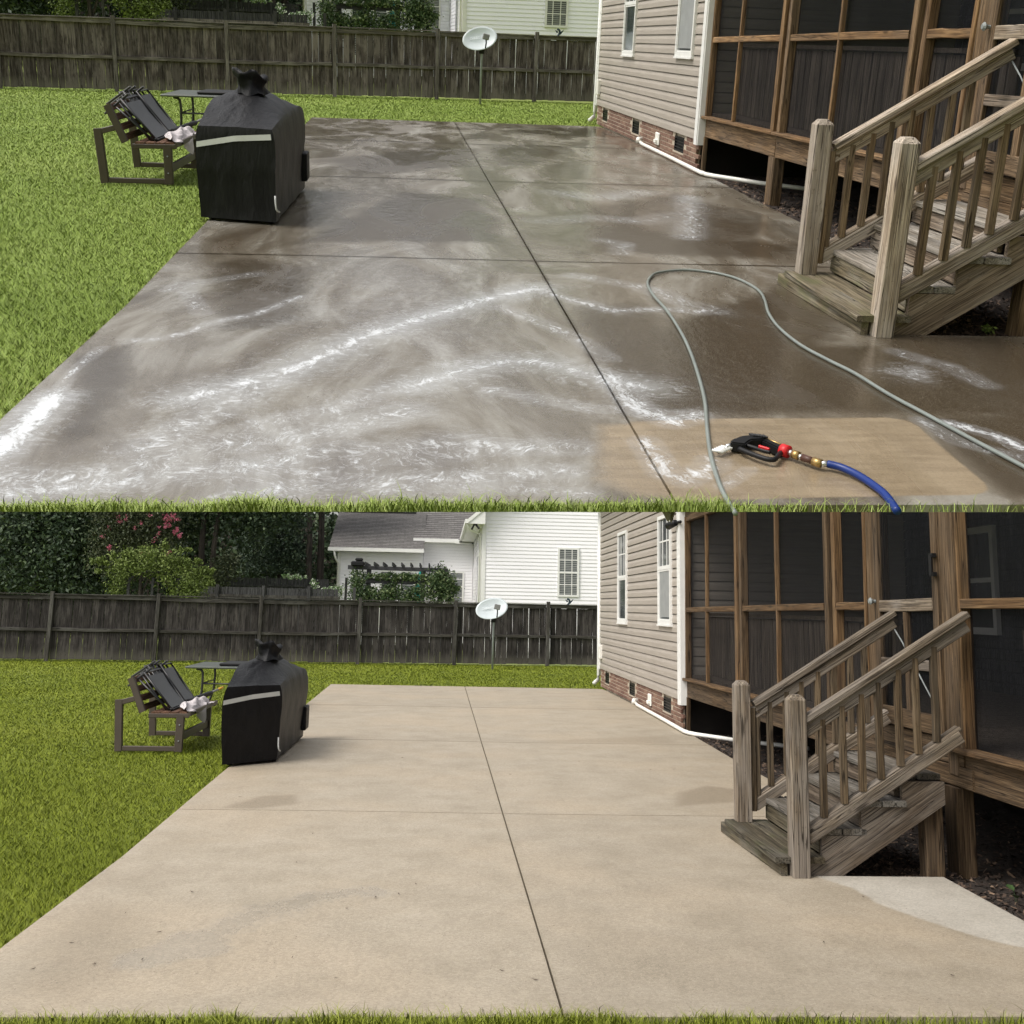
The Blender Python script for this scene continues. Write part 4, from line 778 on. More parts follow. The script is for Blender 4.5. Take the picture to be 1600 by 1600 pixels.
# ------------------------------------------------------------------ grill, bench, chairs, table
def build_grill(Y):
    C = [(-2.82, 6.42), (-2.135, 6.2), (-2.09, 8.62), (-2.82, 8.9)] if Y.wet else [(-2.84, 7.24), (-2.32, 7.72), (-2.30, 9.95), (-2.92, 9.6)]
    C = [np.array(c) for c in C]
    edge = lambda b: float(ip(b, [0, .05, .3, .7, .9, 1], [.825, .835, .885, .905, .90, .87]))
    ridge = lambda b: float(ip(b, [0, .05, .2, .36, .48, .62, .82, .93, 1], [.83, .85, .955, 1.06, 1.09, 1.085, 1.01, .94, .89]))
    tb = lambda b: ridge(b)
    def mp(a, b, c):
        bb = min(max(b, 0), 1); u = (a + 1) / 2
        p = (C[0] * (1 - u) + C[1] * u) * (1 - b) + (C[3] * (1 - u) + C[2] * u) * b
        m_ = (C[0] + C[1]) / 2 * (1 - b) + (C[2] + C[3]) / 2 * b
        s = float(ip(c, [0, .3, .72, .86, .95, 1], [1.0, 1.01, 1.04, 1.03, 1.0, .955])) if Y.wet else float(ip(c, [0, .3, .72, .86, .95, 1], [.97, 1.02, 1.08, 1.06, 1.01, .955]))
        eb = .05 * ip(c, [0, .6, .8, .93, 1], [0, 1, 1, .9, .5]) * (-1 if b < .02 else (1 if b > .98 else 0))
        rd, eg = ridge(bb), edge(bb); th = math.atan2((bb - .46) * 2.0, a + 1e-6); rr_ = math.hypot(a, (bb - .46) * 2.4)
        fold = (.011 * math.sin(9 * th + 2.2 * rr_) + .006 * math.sin(17 * th + 1)) * min(1, rr_ * 1.6) * max(0, 1.25 - rr_) * (1 if c > .999 else 0)
        eg = eg if a > 0 else float(ip(bb, [0, .05, .2, .35, .7, .9, 1], [.825, .855, .96, 1.015, 1.02, .97, .9]))
        z = c * (eg + (rd - eg) * (1 - abs(a) ** 1.5)) + .03 * (1 - c) + fold
        q = m_ + (p - m_) * s; dirb = (C[3] + C[2] - C[0] - C[1]); dirb = dirb / np.linalg.norm(dirb)
        q = q + dirb * eb * .5
        w = .008 * math.sin(9 * a + 14 * b + 3 * c) * math.sin(5 * c + 11 * b) + .006 * math.sin(23 * b + 2 * math.sin(6 * c)) * (1 - c * .5)
        w *= min(1, abs(b) * 9, abs(1 - b) * 9) if c > .6 else 1
        return (float(q[0] + w * .8), float(q[1] + w), float(z + w * c))
    na, nb, ncc = 16, 30, 18; V = []; F = []
    loops = [(-1, i / ncc) for i in range(ncc)] + [(-1 + 2 * i / na, 1) for i in range(na)] + [(1, 1 - i / ncc) for i in range(ncc + 1)]
    n = len(loops)
    for ib in range(nb + 1):
        for a, c in loops: V.append(mp(a, ib / nb, c))
    for ib in range(nb):
        for i in range(n - 1): F.append((ib * n + i, ib * n + i + 1, ib * n + n + i + 1, ib * n + n + i))
    for b, fl in ((0, 0), (1, 1)):
        o = len(V)
        for ic in range(ncc + 1):
            for ia in range(na + 1): V.append(mp(-1 + 2 * ia / na, b, ic / ncc))
        for ic in range(ncc):
            for ia in range(na):
                q = (o + ic * (na + 1) + ia, o + ic * (na + 1) + ia + 1, o + (ic + 1) * (na + 1) + ia + 1, o + (ic + 1) * (na + 1) + ia); F.append(q[::-1] if fl else q)
    me = mesh(V, F, True); bm = bmesh.new(); bm.from_mesh(me); bmesh.ops.remove_doubles(bm, verts=bm.verts, dist=.002); bmesh.ops.recalc_face_normals(bm, faces=bm.faces)
    for e in bm.edges:
        if len(e.link_faces) == 2 and e.calc_face_angle(0) > .75: e.smooth = False
    bm.to_mesh(me); bm.free()
    c0 = mp(0, .5, 0)
    g = Y.thing('covered_grill', 'black fabric covered grill at the left edge of the @', 'grill', (c0[0], c0[1], 0))
    cv = Y.part('grill_cover', me, 'cover', g)
    # lighter band, tied top, strap
    V = []; F = []
    for i in range(21):
        a = -.97 + 1.9 * i / 20; zc = ip(a, [-1, 0, 1], [.665, .735, .765]) if Y.wet else ip(a, [-1, 0, 1], [.665, .715, .738])
        for dz in (-.024, .024):
            q = mp(a, 0, (zc + dz) / .83); d = (C[0] + C[1] - C[3] - C[2]); d = d / np.linalg.norm(d) * .016
            V.append((q[0] + d[0], q[1] + d[1], zc + dz))
    F = [(2 * i, 2 * i + 2, 2 * i + 3, 2 * i + 1) for i in range(20)]
    Y.part('reflective_stripe', mesh(V, F, True), 'reflect', cv)
    q = mp(.02, .44, 1); V = []; F = []; ns, nr = 26, 12; r = random.Random(2)
    for i in range(nr + 1):
        t = i / nr; rr = ip(t, [0, .25, .5, .72, .84, .92, 1], [.150, .125, .128, .150, .145, .10, .06]); zt = ip(t, [0, .84, .92, 1], [0, 1, .93, .72])
        for j in range(ns):
            a = 2 * math.pi * j / ns; w = 1 + .10 * math.sin(3 * a + 3 * t) + .08 * math.sin(7 * a - 6 * t) + .05 * math.sin(13 * a + 9 * t)
            V.append((q[0] + rr * w * math.cos(a) - .02 * zt, q[1] + rr * w * math.sin(a) * 1.4, q[2] - .02 + zt * .19 * (1 + .20 * math.cos(a + 2.4) + .10 * math.sin(4 * a)) + .012 * math.sin(5 * a + 8 * t)))
    for i in range(nr):
        for j in range(ns): F.append((i * ns + j, i * ns + (j + 1) % ns, (i + 1) * ns + (j + 1) % ns, (i + 1) * ns + j))
    F.append(tuple(range(nr * ns, nr * ns + ns)))
    Y.part('gathered_top', mesh(V, F, True), 'cover', cv)
    a, b = mp(1, -.01, .30), mp(1, .0, .12); Y.part('strap', tube([(a[0], a[1] - .03, a[2]), (a[0] + .01, a[1] - .06, .16), (b[0] + .03, b[1] - .04, b[2])], .008, 6, 3), 'reflect', cv)
    for a, b in ((-.8, .06), (.8, .06), (.82, .93), (-.8, .93)):
        w = mp(a, b, .0); Y.part('caster', tube([(w[0] - .025, w[1], .04), (w[0] + .025, w[1], .04)], .04, 14), 'black', g)
    Y.part('grill_base', prism([tuple(mp(a, b, 0)[:2]) for a, b in ((-.85, .05), (.85, .05), (.85, .95), (-.85, .95))], .035, .12), 'black', g)
    v = mp(1, 1, .3); Y.part('side_flap', box(v[0] - .02, v[0] + .05, v[1] - .3, v[1] + .02, .13, .42, .01), 'cover', cv)
def build_bench(Y):
    dy = .345 if Y.wet else 0.0
    O = Matrix.Translation((0, dy, 0))
    b = Y.thing('garden_bench', 'brown garden bench on the lawn left of the @', 'bench', (-3.9, 9.3 + dy, 0))
    bd = lambda n, a, c, w, t, m='benchmetal', up=(0, -1, 0): Y.board(n, (a[0], a[1] + dy, a[2]), (c[0], c[1] + dy, c[2]), w, t, m, b, up, .006)
    for y in (8.50, 10.06):
        bd('back_leg', (-4.245, y, 0), (-4.285, y, .575), .085, .06); bd('front_leg', (-3.565, y, 0), (-3.565, y, .40), .09, .06)
        bd('base_rail', (-4.20, y, .03), (-3.61, y, .03), .055, .05); bd('arm_rail', (-4.26, y, .545), (-4.06, y, .60), .06, .05)
        bd('back_support', (-4.0, y - .02, .44), (-4.165, y - .02, .825), .075, .05)
        bd('seat_rail', (-3.93, y, .40), (-3.47, y, .405), .05, .05)
    bd('stretcher', (-3.565, 8.53, .16), (-3.565, 10.03, .16), .09, .04, up=(1, 0, 0))
    bd('seat_edge', (-3.465, 8.47, .425), (-3.465, 10.10, .425), .055, .03, up=(1, 0, 0))
    for i in range(4): bd('seat_slat', (-3.855 + i * .105, 8.48, .433), (-3.855 + i * .105, 10.09, .433), .095, .022, 'benchwood', (0, 0, 1))
    for i in range(4):
        t = .06 + i * .29; bd('back_slat', (-4.015 - .15 * t, 8.50, .46 + .36 * t), (-4.015 - .15 * t, 10.05, .46 + .36 * t), .075, .022, 'benchwood', (.91, 0, .4))
    for y, z in ((8.468, .30), (8.468, .12)): Y.part('bolt', tube([(-3.565, y + dy, z), (-3.565, y - .006 + dy, z)], .009, 8), 'galv', b)
    # folded chairs leaning on the bench
    lab = ['folded black sling chair nearest in the row on the bench by the @', 'second folded black chair of the row on the bench by the @', 'third folded black chair of the row on the bench by the @', 'folded black chair at the far end of the row by the @']
    for i, (y0, y1, dx, top) in enumerate(((8.62, 9.38, .0, -.01), (9.06, 9.50, -.075, .05), (9.26, 9.68, -.07, .045), (9.50, 10.04, -.03, .03))):
        y0 += dy; y1 += dy
        c = Y.thing('folding_chair', lab[i], 'folding chair', (-3.75 + dx, (y0 + y1) / 2, .445), 'folded chairs leaning on the bench')
        p0, p1 = Vector((-3.70 + dx, 0, .455)), Vector((-4.05 + dx, 0, .885 + top)); u = (p1 - p0).normalized(); nn = Vector((u.z, 0, -u.x)); nn = nn if nn.x > 0 else -nn
        P = lambda t, y, o=0: tuple(p0 + (p1 - p0) * t + nn * o + Vector((0, y, 0)))
        Y.part('chair_frame', tube([P(0, y0), P(1, y0), P(1, y1), P(0, y1), P(0, y0)], .014, 8), 'tubemetal', c)
        Y.part('chair_frame', tube([P(.02, y0 + .05, -.06), P(1.04, y0 + .05, -.05), P(1.04, y1 - .05, -.05), P(.02, y1 - .05, -.06)], .013, 8), 'tubemetal', c)
        Y.part('sling', mesh([P(t, y, .012 - .02 * math.sin(3.14 * t)) for t in (.04, .3, .6, .9) for y in (y0 + .03, y1 - .03)], [(0, 1, 3, 2), (2, 3, 5, 4), (4, 5, 7, 6)], True), 'sling', c)
        Y.part('chair_leg', tube([P(.0, y0 + .02, -.03), P(.95, y0 + .02, -.10)], .012, 8), 'tubemetal', c); Y.part('chair_leg', tube([P(.0, y1 - .02, -.03), P(.95, y1 - .02, -.10)], .012, 8), 'tubemetal', c)
        Y.part('armrest', join(box(-.022, .022, -.012, .012, -.17, .17, .005)), 'tubemetal', c, frame(P(1.0, y0 + .06, -.02), P(1.0, y0 + .06, -.2), tuple(u)) @ Matrix.Translation((0, 0, .06)))
        Y.part('foot_cap', tube([P(-.02, y0, .0), P(.05, y0, .0)], .018, 8), 'black', c)
    # crumpled cloth
    V = []; F = []; nu, nv = 46, 24
    for i in range(nu + 1):
        t = i / nu; y = 8.50 + dy + t * 1.28
        wd = ip(t, [0, .08, .3, .6, .85, 1], [.03, .10, .15, .13, .10, .03]); hang = ip(t, [0, .2, .38, .52, .64, .75, 1], [.0, .25, .62, 1.0, .55, .08, 0])
        hump = ip(t, [0, .08, .35, .7, .9, 1], [.05, .075, .06, .085, .075, .02])
        for j in range(nv + 1):
            q = j / nv
            if q <= .6:
                u_ = q / .6; x = -3.50 - wd * 1.15 * (1 - u_) + .012 * math.sin(11 * t + 4 * u_); z = .452 + hump * math.sin(math.pi * (.12 + .80 * u_)) ** .8 + .014 * math.sin(17 * t + 8 * u_) * math.sin(3 * u_) + .008 * math.sin(31 * t - 9 * u_)
                z0_ = z
            else:
                h = (q - .6) / .4; x = -3.50 + .05 * min(1, h * 3) + .025 * h * math.sin(14 * t); z = max(z0_ - .02, .455) - hang * .21 * h ** 1.2 + .004 * math.sin(20 * t)
            V.append((x, y + .05 * hang * q, z))
    for i in range(nu):
        for j in range(nv): F.append((i * (nv + 1) + j, i * (nv + 1) + j + 1, (i + 1) * (nv + 1) + j + 1, (i + 1) * (nv + 1) + j))
    me = mesh(V, F, True); Y.top('towel', me, 'cloth', 'crumpled pale grey cloth draped over the bench seat by the @', 'cloth')
    um = Y.thing('folded_umbrella', 'closed black umbrella with yellow tip on the bench by the @', 'umbrella', (-3.62, 9.9 + dy, .45))
    Y.part('canopy', tube([(-3.72, 9.46 + dy, .48), (-3.66, 9.69 + dy, .50), (-3.58, 9.89 + dy, .53), (-3.53, 10.04 + dy, .545)], .03, 10, 3, [.03] * 10 if 0 else None), 'black', um)
    Y.part('shaft', tube([(-3.56, 9.94 + dy, .54), (-3.46, 10.19 + dy, .585)], .014, 8), 'lnb', um); Y.part('tip', tube([(-3.47, 10.17 + dy, .58), (-3.43, 10.27 + dy, .60)], .017, 8), 'yellow', um)
    ty = 13.5 + dy; t = Y.thing('patio_table', 'dark patio table standing on the lawn behind the covered grill by the @', 'table', (-4.0, ty, 0))
    Y.part('table_top', box(-4.62, -3.2, ty - .1, ty + 1.4, .655, .69, .012), 'tabletop', t)
    for x in (-4.36, -3.45):
        for q in (0, 1): Y.part('leg', tube([(x - .09, ty + q, .645), (x - .02, ty + q, .63), (x + .01, ty + q, .56), (x + .01, ty + q, .32), (x - .01, ty + q, .2), (x - .08, ty + q, 0)], .02, 8, 4), 'tubemetal', t)
        Y.part('stretcher', tube([(x + .01, ty, .42), (x + .01, ty + 1, .42)], .012, 8), 'tubemetal', t)
    Y.part('stretcher', tube([(-4.35, ty, .42), (-3.44, ty, .42)], .014, 8), 'tubemetal', t)
    Y.top('tray', box(-4.12, -3.6, ty + .1, ty + .9, .692, .735, .012), 'black', 'black tray lying on the dark patio table by the @', 'tray')
# ------------------------------------------------------------------ beyond the fence
def nwin(Y, parent, x0, x1, z0, z1, zm, y, cols=2, rows=2, name='window'):
    def rg(w, ya, yb): return join(box(x0, x0 + w, ya, yb, z0, z1), box(x1 - w, x1, ya, yb, z0, z1), box(x0 + w, x1 - w, ya, yb, z0, z0 + w), box(x0 + w, x1 - w, ya, yb, z1 - w, z1))
    w = Y.part(name, rg(.07, y - .07, y - .02), 'white', parent)
    Y.part('pane', box(x0 + .06, x1 - .06, y - .045, y - .035, z0 + .06, z1 - .06), 'glass', w)
    Y.part('meeting_rail', box(x0 + .07, x1 - .07, y - .065, y - .04, zm - .03, zm + .03), 'white', w)
    n = 24
    Y.part('blind', join(*[box(x0 + .08, x1 - .08, y - .054, y - .046, z0 + .09 + (z1 - z0 - .18) * i / n, z0 + .09 + (z1 - z0 - .18) * (i + .55) / n) for i in range(n)]), 'blind', w)
    for i in range(1, cols + 1): Y.part('muntin', box(x0 + (x1 - x0) * i / (cols + 1) - .014, x0 + (x1 - x0) * i / (cols + 1) + .014, y - .062, y - .0555, z0 + .07, z1 - .07), 'white', w)
    for zz in ((z0 + zm) / 2, (z1 + zm) / 2): Y.part('muntin', box(x0 + .07, x1 - .07, y - .0615, y - .055, zz - .014, zz + .014), 'white', w)
def roof_rows(x0, x1, ya, za, yb, zb, seed=0, skew=0.0):
    """shingle courses climbing from the eave (ya, za) to (yb, zb), each lapping the one below"""
    n = 26; V = []; F = []; uv = []
    for i in range(n):
        t0, t1 = i / n, (i + 1) / n
        for t, lift in ((t0, .022), (t1, .003)):
            y, z = ya + (yb - ya) * t, za + (zb - za) * t
            V += [(x0 + skew * t, y, z + lift), (x1, y, z + lift)]; uv += [(0, i * .14 + (.139 if lift < .01 else .001)), (x1 - x0, i * .14 + (.139 if lift < .01 else .001))]
        o = len(V) - 4; F.append((o, o + 1, o + 3, o + 2))
        y, z = ya + (yb - ya) * t0, za + (zb - za) * t0
        V += [(x0 + skew * t0, y, z - .002), (x1, y, z - .002)]; uv += [(0, i * .14), (x1 - x0, i * .14)]; F.append((o + 4, o + 5, o + 1, o))
    me = mesh(V, F); u = me.uv_layers.new(name='uv')
    for l in me.loops: u.data[l.index].uv = uv[l.vertex_index]
    return me
def build_neighbour(Y):
    h = Y.thing('white_house', 'white lap sided neighbour house with grey shingle roof beyond the fence of the @', 'house', (2, 42, 0))
    wx0, wx1, wy, ez = .83, 8.4, 34.0, 4.68
    V = []; F = []
    for i in range(64):
        z = .2 + i * .128; t = z + .128; o = len(V)
        lim = lambda q: (max(wx0, wx0 + (q - 4.65) * (4.34 / 3.75) - .5), min(wx1, wx1 - (q - 4.65) * (4.34 / 3.75) + .5))
        a, b = lim(t)
        if b - a < .1: break
        V += [(a, wy, z), (b, wy, z), (b, wy - .022, z), (a, wy - .022, z), (b, wy - .0033, t), (a, wy - .0033, t)]; F += [(o, o + 1, o + 2, o + 3), (o + 3, o + 2, o + 4, o + 5)]
    Y.part('gable_wall', mesh(V, F), 'whitesiding', h)
    Y.part('wall_core', box(wx0 + .02, wx1, wy + .03, 52, 0, 4.9), 'whitesiding', h)
    Y.part('side_wall', courses(12.0, 0, 4.6, .128, .02), 'whitesiding', h, Matrix(((0, 1, 0, wx0), (-1, 0, 0, 46.1), (0, 0, 1, .2), (0, 0, 0, 1))))
    Y.part('corner_trim', join(box(wx0 - .03, wx0 + .10, wy - .035, wy - .024, .1, 4.6), box(wx0 - .036, wx0 - .022, wy - .034, wy + .35, .1, 4.6)), 'white', h)
    nwin(Y, h, 3.44, 4.19, 2.10, 3.79, 2.93, wy)
    Y.part('wall_vent', box(4.86, 5.08, wy - .06, wy - .02, 3.46, 3.80, .01), 'white', h)
    sw = Y.part('side_window', box(wx0 - .05, wx0 - .021, 37.0, 38.9, 1.7, 3.7), 'white', h); Y.part('pane', box(wx0 - .06, wx0 - .051, 37.2, 38.7, 1.85, 3.55), 'glass', sw)
    # wing roof: gable towards the camera, with rake board, soffit and gutter
    ox = wx0 - .55; zr = 8.4; xc = (wx0 + wx1) / 2
    Y.part('wing_roof', mesh([(ox, wy - .5, ez), (xc, wy - .5, zr), (xc, 52, zr), (ox, 52, ez), (wx1 + .5, wy - .5, ez), (wx1 + .5, 52, ez)], [(0, 1, 2, 3), (1, 4, 5, 2)]), 'shingle', h)
    Y.part('rake_board', prism([(ox - .02, ez - .16), (ox - .02, ez - .02), (xc, zr - .02), (xc, zr - .2)], wy - .52, wy - .49, 'y'), 'white', h)
    Y.part('eave_return', prism([(ox, ez - .17), (wx0 + .04, ez - .17), (wx0 + .04, ez + .34), (ox, ez - .01)], wy - .485, wy - .02, 'y'), 'white', h)
    Y.part('soffit', box(ox, wx0 - .03, wy + .0, 46, ez - .18, ez - .15), 'white', h)
    Y.part('gutter', box(ox - .10, ox, wy - .45, 45, ez - .15, ez - .01), 'white', h)
    Y.part('downspout', tube([(ox - .03, wy - .3, ez - .15), (ox + .1, wy - .1, ez - .35), (wx0 - .08, wy + .2, ez - .5), (wx0 - .08, wy + .2, .2)], .04, 8), 'white', h)
    Y.part('corner_light', join(tube([(ox + .22, wy - .35, ez - .18), (ox + .13, wy - .5, ez - .36)], .035, 8), tube([(ox + .26, wy - .35, ez - .18), (ox + .38, wy - .5, ez - .33)], .035, 8), box(ox + .18, ox + .32, wy - .42, wy - .30, ez - .21, ez - .17)), 'black', h)
    # main wall and roof
    Y.part('main_wall', courses(2.2, 0, 4.35, .13, .02), 'whitesiding', h, Matrix.Translation((-1.40, 45.0, .1)))
    Y.part('main_roof', roof_rows(-1.86, 1.4, 44.6, 4.58, 52.0, 7.4), 'shingle', h)
    Y.part('gutter', box(-1.86, .12, 44.48, 44.6, 4.44, 4.60), 'white', h); Y.part('gutter_end', box(.0, .16, 44.44, 44.58, 4.40, 4.56), 'white', h)
    Y.part('main_soffit', box(-1.86, .7, 44.6, 45.0, 4.43, 4.46), 'white', h)
    nwin(Y, h, -.25, .42, 1.6, 3.20, 2.54, 45.0, 0, 0)
    # addition
    Y.part('addition_wall', courses(3.62, 0, 3.85, .13, .02), 'whitesiding', h, Matrix.Translation((-5.03, 44.0, .1)))
    Y.part('addition_core', box(-5.0, -1.42, 44.03, 51, 0, 3.9), 'whitesiding', h)
    Y.part('corner_trim', box(-5.08, -4.93, 43.955, 43.975, .1, 3.85), 'white', h)
    Y.part('addition_roof', roof_rows(-5.42, -1.37, 43.45, 4.06, 48.0, 5.95, 0, -.06), 'shingle', h)
    Y.part('ridge_cap', box(-5.2, -1.87, 47.9, 48.1, 5.93, 6.0), 'black', h)
    Y.part('roof_gable', prism([(43.5, 4.0), (48.0, 5.9), (52.5, 4.0)], -5.36, -5.30, 'x'), 'white', h)
    Y.part('roof_back', mesh([(-5.5, 48, 5.95), (-1.37, 48, 5.95), (-1.37, 52.5, 4.0), (-5.5, 52.5, 4.0)], [(0, 1, 2, 3)]), 'shingle', h)
    Y.part('gutter', box(-5.45, -1.36, 43.34, 43.45, 3.92, 4.07), 'white', h); Y.part('downspout', tube([(-5.2, 43.4, 3.93), (-5.12, 43.5, 3.6), (-5.03, 43.9, 3.4), (-5.03, 43.9, .1)], .045, 8), 'white', h)
    for x0, x1 in ((-4.3, -3.75), (-3.13, -2.62), (-2.28, -1.78)): nwin(Y, h, x0 - .07, x1 + .07, .8, 3.15, 2.9, 44.0, 0, 0, 'patio_door')
    # pergola with roses, teal umbrella
    p = Y.thing('pergola', 'dark grey pergola grown over with vines beyond the fence of the @', 'pergola', (-2.3, 38, 0))
    bd = lambda n, a, b, w, t, up=(0, -1, 0): Y.board(n, a, b, w, t, 'pergola', p, up, .01)
    bd('top_beam', (-4.13, 38, 3.07), (-.34, 38, 3.03), .15, .06); bd('cross_beam', (-3.43, 38.0, 2.585), (-1.1, 38.0, 2.575), .19, .06)
    for x in (-3.33, -1.28, -.6): bd('pergola_post', (x, 38.1, 0), (x, 38.1, 3.0), .17, .15)
    for i in range(10): bd('rafter', (-3.82 + i * .345 if i else -3.95, 37.8, 3.215), (-3.82 + i * .345 if i else -3.95, 41.0, 3.215), .05, .14, (0, 0, 1))
    vm = Y.cached('vine', lambda: leaves([(-3.75, 38.0, 2.3, .32, .3, .85), (-3.2, 38.0, 1.9, .35, .3, .5), (-2.5, 38, 2.05, .55, .3, .55), (-1.7, 38, 2.0, .35, .3, .45), (-.75, 38, 2.25, .62, .35, .95), (-.45, 38, 2.5, .5, .3, .6), (-.2, 37.9, 2.3, .4, .2, .5), (-2.2, 37.9, 2.75, 1.2, .12, .12, .08)], 13000, .05, 21, .22, .55))
    Y.part('vine_foliage', vm, 'leaf_vine', p, kind='stuff')
    Y.part('hanging_planter', join(box(-4.0, -3.5, 37.7, 37.9, 3.1, 3.3, .05), box(-3.85, -3.55, 37.72, 37.88, 3.3, 3.42, .04)), 'black', p)
    u = Y.thing('closed_parasol', 'closed teal parasol behind the vine covered pergola of the @', 'parasol', (-1.42, 40, 0))
    V = []; F = []
    for i, (z, r_) in enumerate(((3.02, .03), (2.9, .09), (2.6, .14), (2.2, .17), (1.75, .15))):
        for j in range(20): a = 2 * math.pi * j / 20; rr = r_ * (1 + .22 * (j % 2)); V.append((-1.42 + rr * math.cos(a), 40 + rr * math.sin(a), z))
    for i in range(4):
        for j in range(20): F.append((i * 20 + j, i * 20 + (j + 1) % 20, i * 20 + 20 + (j + 1) % 20, i * 20 + 20 + j))
    Y.part('canopy', mesh(V, F), 'teal', u); Y.part('pole', tube([(-1.42, 40, 0), (-1.42, 40, 3.1)], .025, 8), 'lnb', u)
    b = Y.thing('bird_ornament', 'dark blue hummingbird garden ornament above the fence of the @', 'ornament', (3.37, 29.65, 1.8))
    Y.part('bird_body', tube([(3.30, 29.65, 1.80), (3.36, 29.65, 1.86), (3.38, 29.65, 1.93), (3.36, 29.65, 1.98), (3.30, 29.65, 2.0)], .03, 8, 3, None), 'birdblue', b)
    Y.part('wing', prism([(3.37, 1.90), (3.50, 2.0), (3.46, 1.92), (3.40, 1.85)], 29.63, 29.645, 'y'), 'birdblue', b); Y.part('wing', prism([(3.35, 1.93), (3.24, 1.98), (3.30, 1.89)], 29.65, 29.66, 'y'), 'birdblue', b)
    Y.part('stem', tube([(3.13, 29.7, 1.74), (3.20, 29.68, 1.80), (3.28, 29.66, 1.815), (3.36, 29.65, 1.80), (3.40, 29.65, 1.70)], .008, 6, 4), 'tubemetal', b)
def trunk_mesh(x, y, h, r, lean=0.0, forks=()):
    P = [(x + lean * t + .06 * math.sin(7 * t), y, h * t - .1 * (t == 0)) for t in np.linspace(0, 1, 9)]
    ms = [tube(P, r, 9, 0, [r * (1.25 if i == 0 else 1 - .6 * i / 8) for i in range(9)])]
    for z, dx, L in forks: ms.append(tube([(x, y, z), (x + dx * .5, y + .1, z + L * .5), (x + dx, y + .2, z + L)], r * .4, 6, 0, [r * .6, r * .4, r * .2]))
    return join(*ms)
def build_trees(Y):
    def tree(name, label, cat, x, y, key, fol, mt, trunk=None, tm='bark', group=None, crown='crown', extra=None):
        t = Y.thing(name, label, cat, (x, y, 0), group)
        if trunk: Y.part('trunk', Y.cached(key + 't', trunk), tm, t)
        Y.part(crown, Y.cached(key, fol), mt, t, kind='stuff'); 
        if extra: extra(t)
        return t
    T = trunk_mesh
    tree('evergreen_tree', 'broad dark evergreen tree at the far left beyond the fence of the @', 'tree', -16.5, 41, 'ev', lambda: leaves([(-17.5, 41, 4.0, 4.0, 2.5, 3.0), (-14.3, 40, 3.4, 2.4, 2, 2.8), (-14.5, 41, 5.2, 3, 2.5, 1.9), (-13.0, 41, 4.6, 2.2, 2, 2.0)], 46000, .085, 1, .2), 'leaf_dark', lambda: T(-16.5, 41, 7, .3))
    def bl(t): Y.part('blossom', Y.cached('bl', lambda: leaves([(-10.75, 37.6, 4.75, .28, .2, .2, 2), (-10.55, 37.6, 4.25, .12, .1, .2, .8), (-11.0, 37.6, 4.45, .3, .2, .14, .7), (-10.4, 37.6, 4.05, .1, .1, .16, .7), (-11.6, 37.4, 3.42, .28, .15, .10, 1.0), (-10.75, 37.4, 3.5, .15, .1, .2, .35), (-12.9, 37.4, 3.6, .12, .1, .12, .3), (-12.0, 37.4, 4.3, .12, .1, .1, .25), (-12.7, 37.4, 4.7, .4, .2, .3, .35), (-11.7, 37.4, 4.6, .5, .2, .4, .3), (-11.2, 37.5, 3.9, .5, .2, .3, .25), (-13.2, 37.6, 4.2, .4, .2, .3, .2)], 1500, .032, 33, .14, .4, per=16)), 'blossom', t, kind='stuff')
    tree('crape_myrtle', 'crape myrtle with pink blossoms standing beyond the fence of the @', 'tree', -12, 38, 'cm', lambda: leaves([(-12.2, 38.1, 4.3, 1.5, 1.0, 1.2), (-11.4, 38, 5.4, 1.4, 1, 1.2), (-12.9, 38, 5.6, 1.4, 1, 1.2), (-11.3, 38, 3.7, .9, .6, .8), (-13.0, 38, 3.3, .8, .7, .9)], 20000, .05, 2, .2), 'leaf_myrtle', lambda: T(-12, 38.3, 4.6, .10, .3, ((1.5, .8, 2), (1.2, -.8, 2.2))), extra=bl)
    def ar(t):
        for x in (-11.15, -10.35, -9.5): Y.part('arbor_post', box(x - .04, x + .04, 33.95, 34.05, 0, 2.45), 'darkfence', t)
        Y.part('arbor_arch', tube([(-11.15, 34, 2.3), (-10.9, 34, 2.55), (-10.4, 34, 2.65), (-9.8, 34, 2.55), (-9.5, 34, 2.3)], .05, 8, 3), 'darkfence', t)
    tree('lime_shrub', 'yellow green shrub arching over a dark arbor beyond the fence of the @', 'shrub', -10.2, 34, 'ls', lambda: leaves([(-10.5, 34, 2.95, 1.25, .5, .42), (-9.5, 34, 2.6, .75, .45, .5), (-8.9, 34, 2.25, .5, .4, .5), (-11.5, 34, 2.4, .35, .4, .75), (-9.2, 34, 1.8, .55, .4, .5), (-10.6, 34, 3.2, .8, .4, .25), (-9.3, 34, 3.0, .5, .2, .15, .03), (-8.5, 34, 2.3, .25, .2, .12, .02)] + [(-10.4 + 1.9 * math.cos(a * .32 + .1) + .1 * math.sin(a * 7), 34 + .2 * math.sin(a * 3), 2.35 + 1.12 * math.sin(a * .32 + .1) + .12 * math.sin(a * 5), .10 + .22 * (math.sin(a * 2.7) > .3), .12, .07 + .10 * (math.sin(a * 1.9) > .4), .035) for a in range(10)], 17000, .042, 3, .2, .45), 'leaf_lime', None, extra=ar)
    tree('twin_trunk_tree', 'dark tree with a forked trunk beyond the fence of the @', 'tree', -9.9, 40, 'tt', lambda: leaves([(-9.8, 40.5, 6.3, 2.4, 1.5, 1.8), (-8.4, 40.5, 5.2, 1.4, 1.2, 1.1), (-10.9, 41, 5.0, .9, 1, 1.2), (-7.3, 41, 5.8, 1.5, 1.2, 1.2)], 20000, .075, 4, .2), 'leaf_dark', lambda: join(T(-10.0, 40, 6, .19, .0), T(-9.75, 40, 6, .17, .35)))
